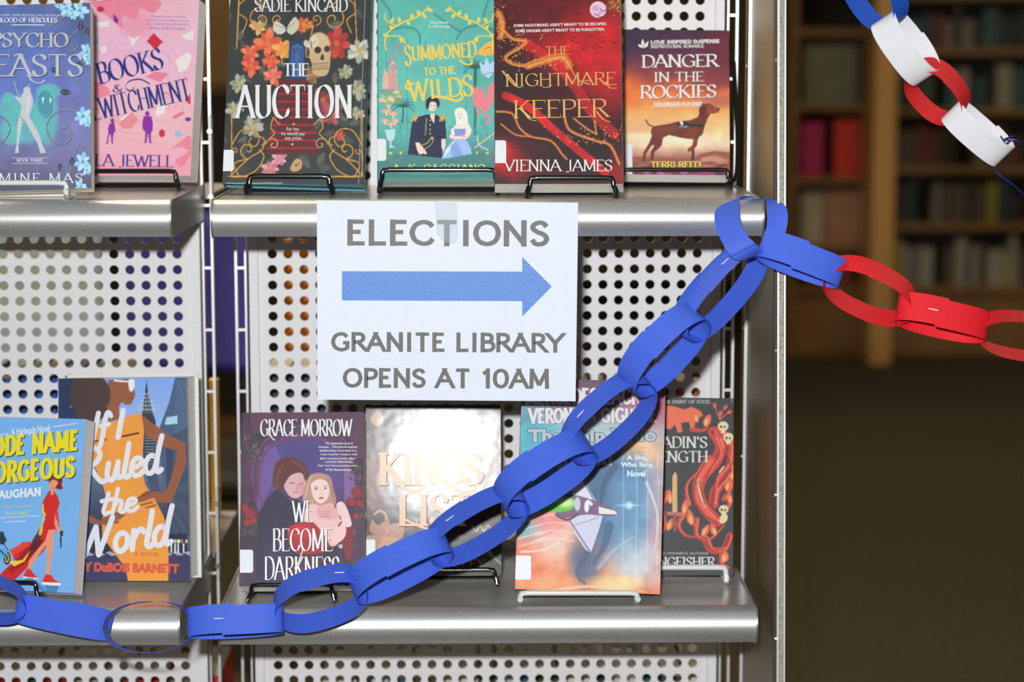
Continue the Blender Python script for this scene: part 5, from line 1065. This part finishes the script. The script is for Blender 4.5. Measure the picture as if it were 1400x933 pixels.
# ------------------------------------------------------------ far bookcases
M_wood=mat('pale_wood',(140,104,56),.5,noise=(8,.12,(1,1,.15))); M_woodd=mat('case_back_dark',(60,50,36),.7)
CC=[]
def bookcase(label,x0,x1,y,z0,shelves,zt,dep=.34,mw=None):
    t=tag(empty('bookcase',((x0+x1)/2,y,0)),label,'bookcase'); W=(x1-x0)/2; mw=mw or M_wood
    for s in (-1,1): MB().box(s*W-(.03 if s>0 else 0),s*W+(.03 if s<0 else 0),0,dep,z0,zt).build('side_panel',mw,t)
    MB().box(-W+.03,W-.03,dep-.02,dep,z0,zt).build('back_panel',M_woodd,t)
    for z in shelves: MB().box(-W+.03,W-.03,0,dep-.02,z-.03,z).build('shelf_board',mw,t)
    MB().box(-W+.03,W-.03,.03,.06,z0,shelves[0]-.03).build('kickboard',mw,t)
    return t
def Zpx(y,Y): return atY(1300,y,Y)[2]
YB=9.6
zs=[Zpx(v,YB) for v in (392,306,228,148,66,-10)]
x0,x1=pX(1213,YB),pX(1425,YB)
bookcase('pale wood bookcase full of books, blurred at far right',x0,x1,YB,0,zs,Zpx(-70,YB)+.2)
cols_bk=[(46,48,40),(70,60,40),(120,112,96),(60,44,36),(36,60,64),(90,80,60),(60,90,90),(150,140,120),(100,50,40),(40,40,34),(150,140,40),(84,70,56),(44,36,34)]
k=0
proto=None
for si,z in enumerate(zs[:-1]):
    hmax=zs[si+1]-z-.05 if si+1<len(zs) else .25; x=x0+.04; k=0
    while x<x1-.08:
        t_=.022+rs.rand()*.045; h=hmax*(.62+.34*rs.rand())
        if rs.rand()<.06: x+=.05; continue
        W=t_/2-.0005; c=cols_bk[rs.randint(len(cols_bk))] if si or rs.rand()<.4 else (158,152,136)
        o=MB().box(-W,W,0,.19,0,h).build('book',mat('cloth_%d_%d_%d'%c,c,.6)); o.location=(x+t_/2,YB+.03,z+.0005)
        tag(o,hue(c)+' book, %s from left on the %s shelf of the far right bookcase'%(nth(k),['lowest','second lowest','middle','second highest','highest'][si]),'book','books on the far right bookcase'); x+=t_; k+=1
# second bookcase, left of it, with face-out books
zs2=[Zpx(v,YB) for v in (392,335,242,142,40,-30)]
xa,xb=pX(1078,YB),pX(1197,YB)
bookcase('pale wood display bookcase with face-out books, behind the end panel strip',xa,xb,YB,0,zs2,Zpx(-70,YB)+.2)
tag(MB().box(pX(1193,YB-.3),pX(1222,YB-.3),YB-.3,YB-.02,0,Zpx(-60,YB-.3)+.2).build('wood_column',mat('column_wood',(206,156,84),.5,noise=(8,.1,(1,1,.15)))),'tall pale wood column between the two far bookcases','column')
def faceout(label,xp0,xp1,yb,yt,rgb,zi):
    a,b_=pX(xp0,YB),pX(xp1,YB); z=zs2[zi]; h=Zpx(yt,YB)-z
    o=tag(empty('book',((a+b_)/2,YB+.06,z+.0005)),label,'book'); W=(b_-a)/2
    m1=MB().box(-W,W,0,.004,0,h).box(-W,W,.026,.03,0,h).box(-W,-W+.004,.004,.026,0,h).build('cover',mat('cov2_%d_%d_%d'%rgb,rgb,.55,noise=(9,.15)),o); MB().box(-W+.004,W-.004,.004,.026,.004,h-.004).build('pages',M_page,o)
faceout('large grey-green face-out book on the far display bookcase, top',1098,1172,0,62,(120,122,96),3)
faceout('magenta face-out book on the far display bookcase, middle shelf',1096,1126,0,168,(190,40,110),2)
faceout('orange-red face-out book beside the magenta one, far bookcase',1142,1178,0,165,(226,60,34),2)
faceout('white slim face-out book on the far display bookcase, below the magenta book',1098,1128,0,262,(190,180,160),1)
faceout('tan face-out book with rust mark on the far display bookcase, low',1132,1186,0,262,(190,140,100),1)
faceout('rust-red small book low on the far display bookcase',1140,1170,0,345,(160,50,36),0)
# dark low cabinet and tall cabinet further left (seen through the gaps and holes)
t=tag(empty('cabinet',(-1.0,7.6,0)),'tall honey wood cabinet glimpsed through the gap between shelving units','cabinet'); W=.75
MB().box(-W,W,0,.4,.08,1.22).build('lower_case',mat('dark_case',(34,28,24),.6),t); MB().box(-W,W,0,.4,1.22,1.9).build('upper_case',M_wood,t); MB().box(-W+.03,W-.03,.03,.37,0,.08).build('plinth',M_wood,t)
for s in (-1,1): d=MB().box(min(0,s*(W-.01))+.004,max(0,s*(W-.01))-.004,-.02,0,1.25,1.88).build('door',M_wood,t); MB().tube([(s*.05,-.03,1.45),(s*.05,-.03,1.6)],.006,8).build('handle',M_screw,d)
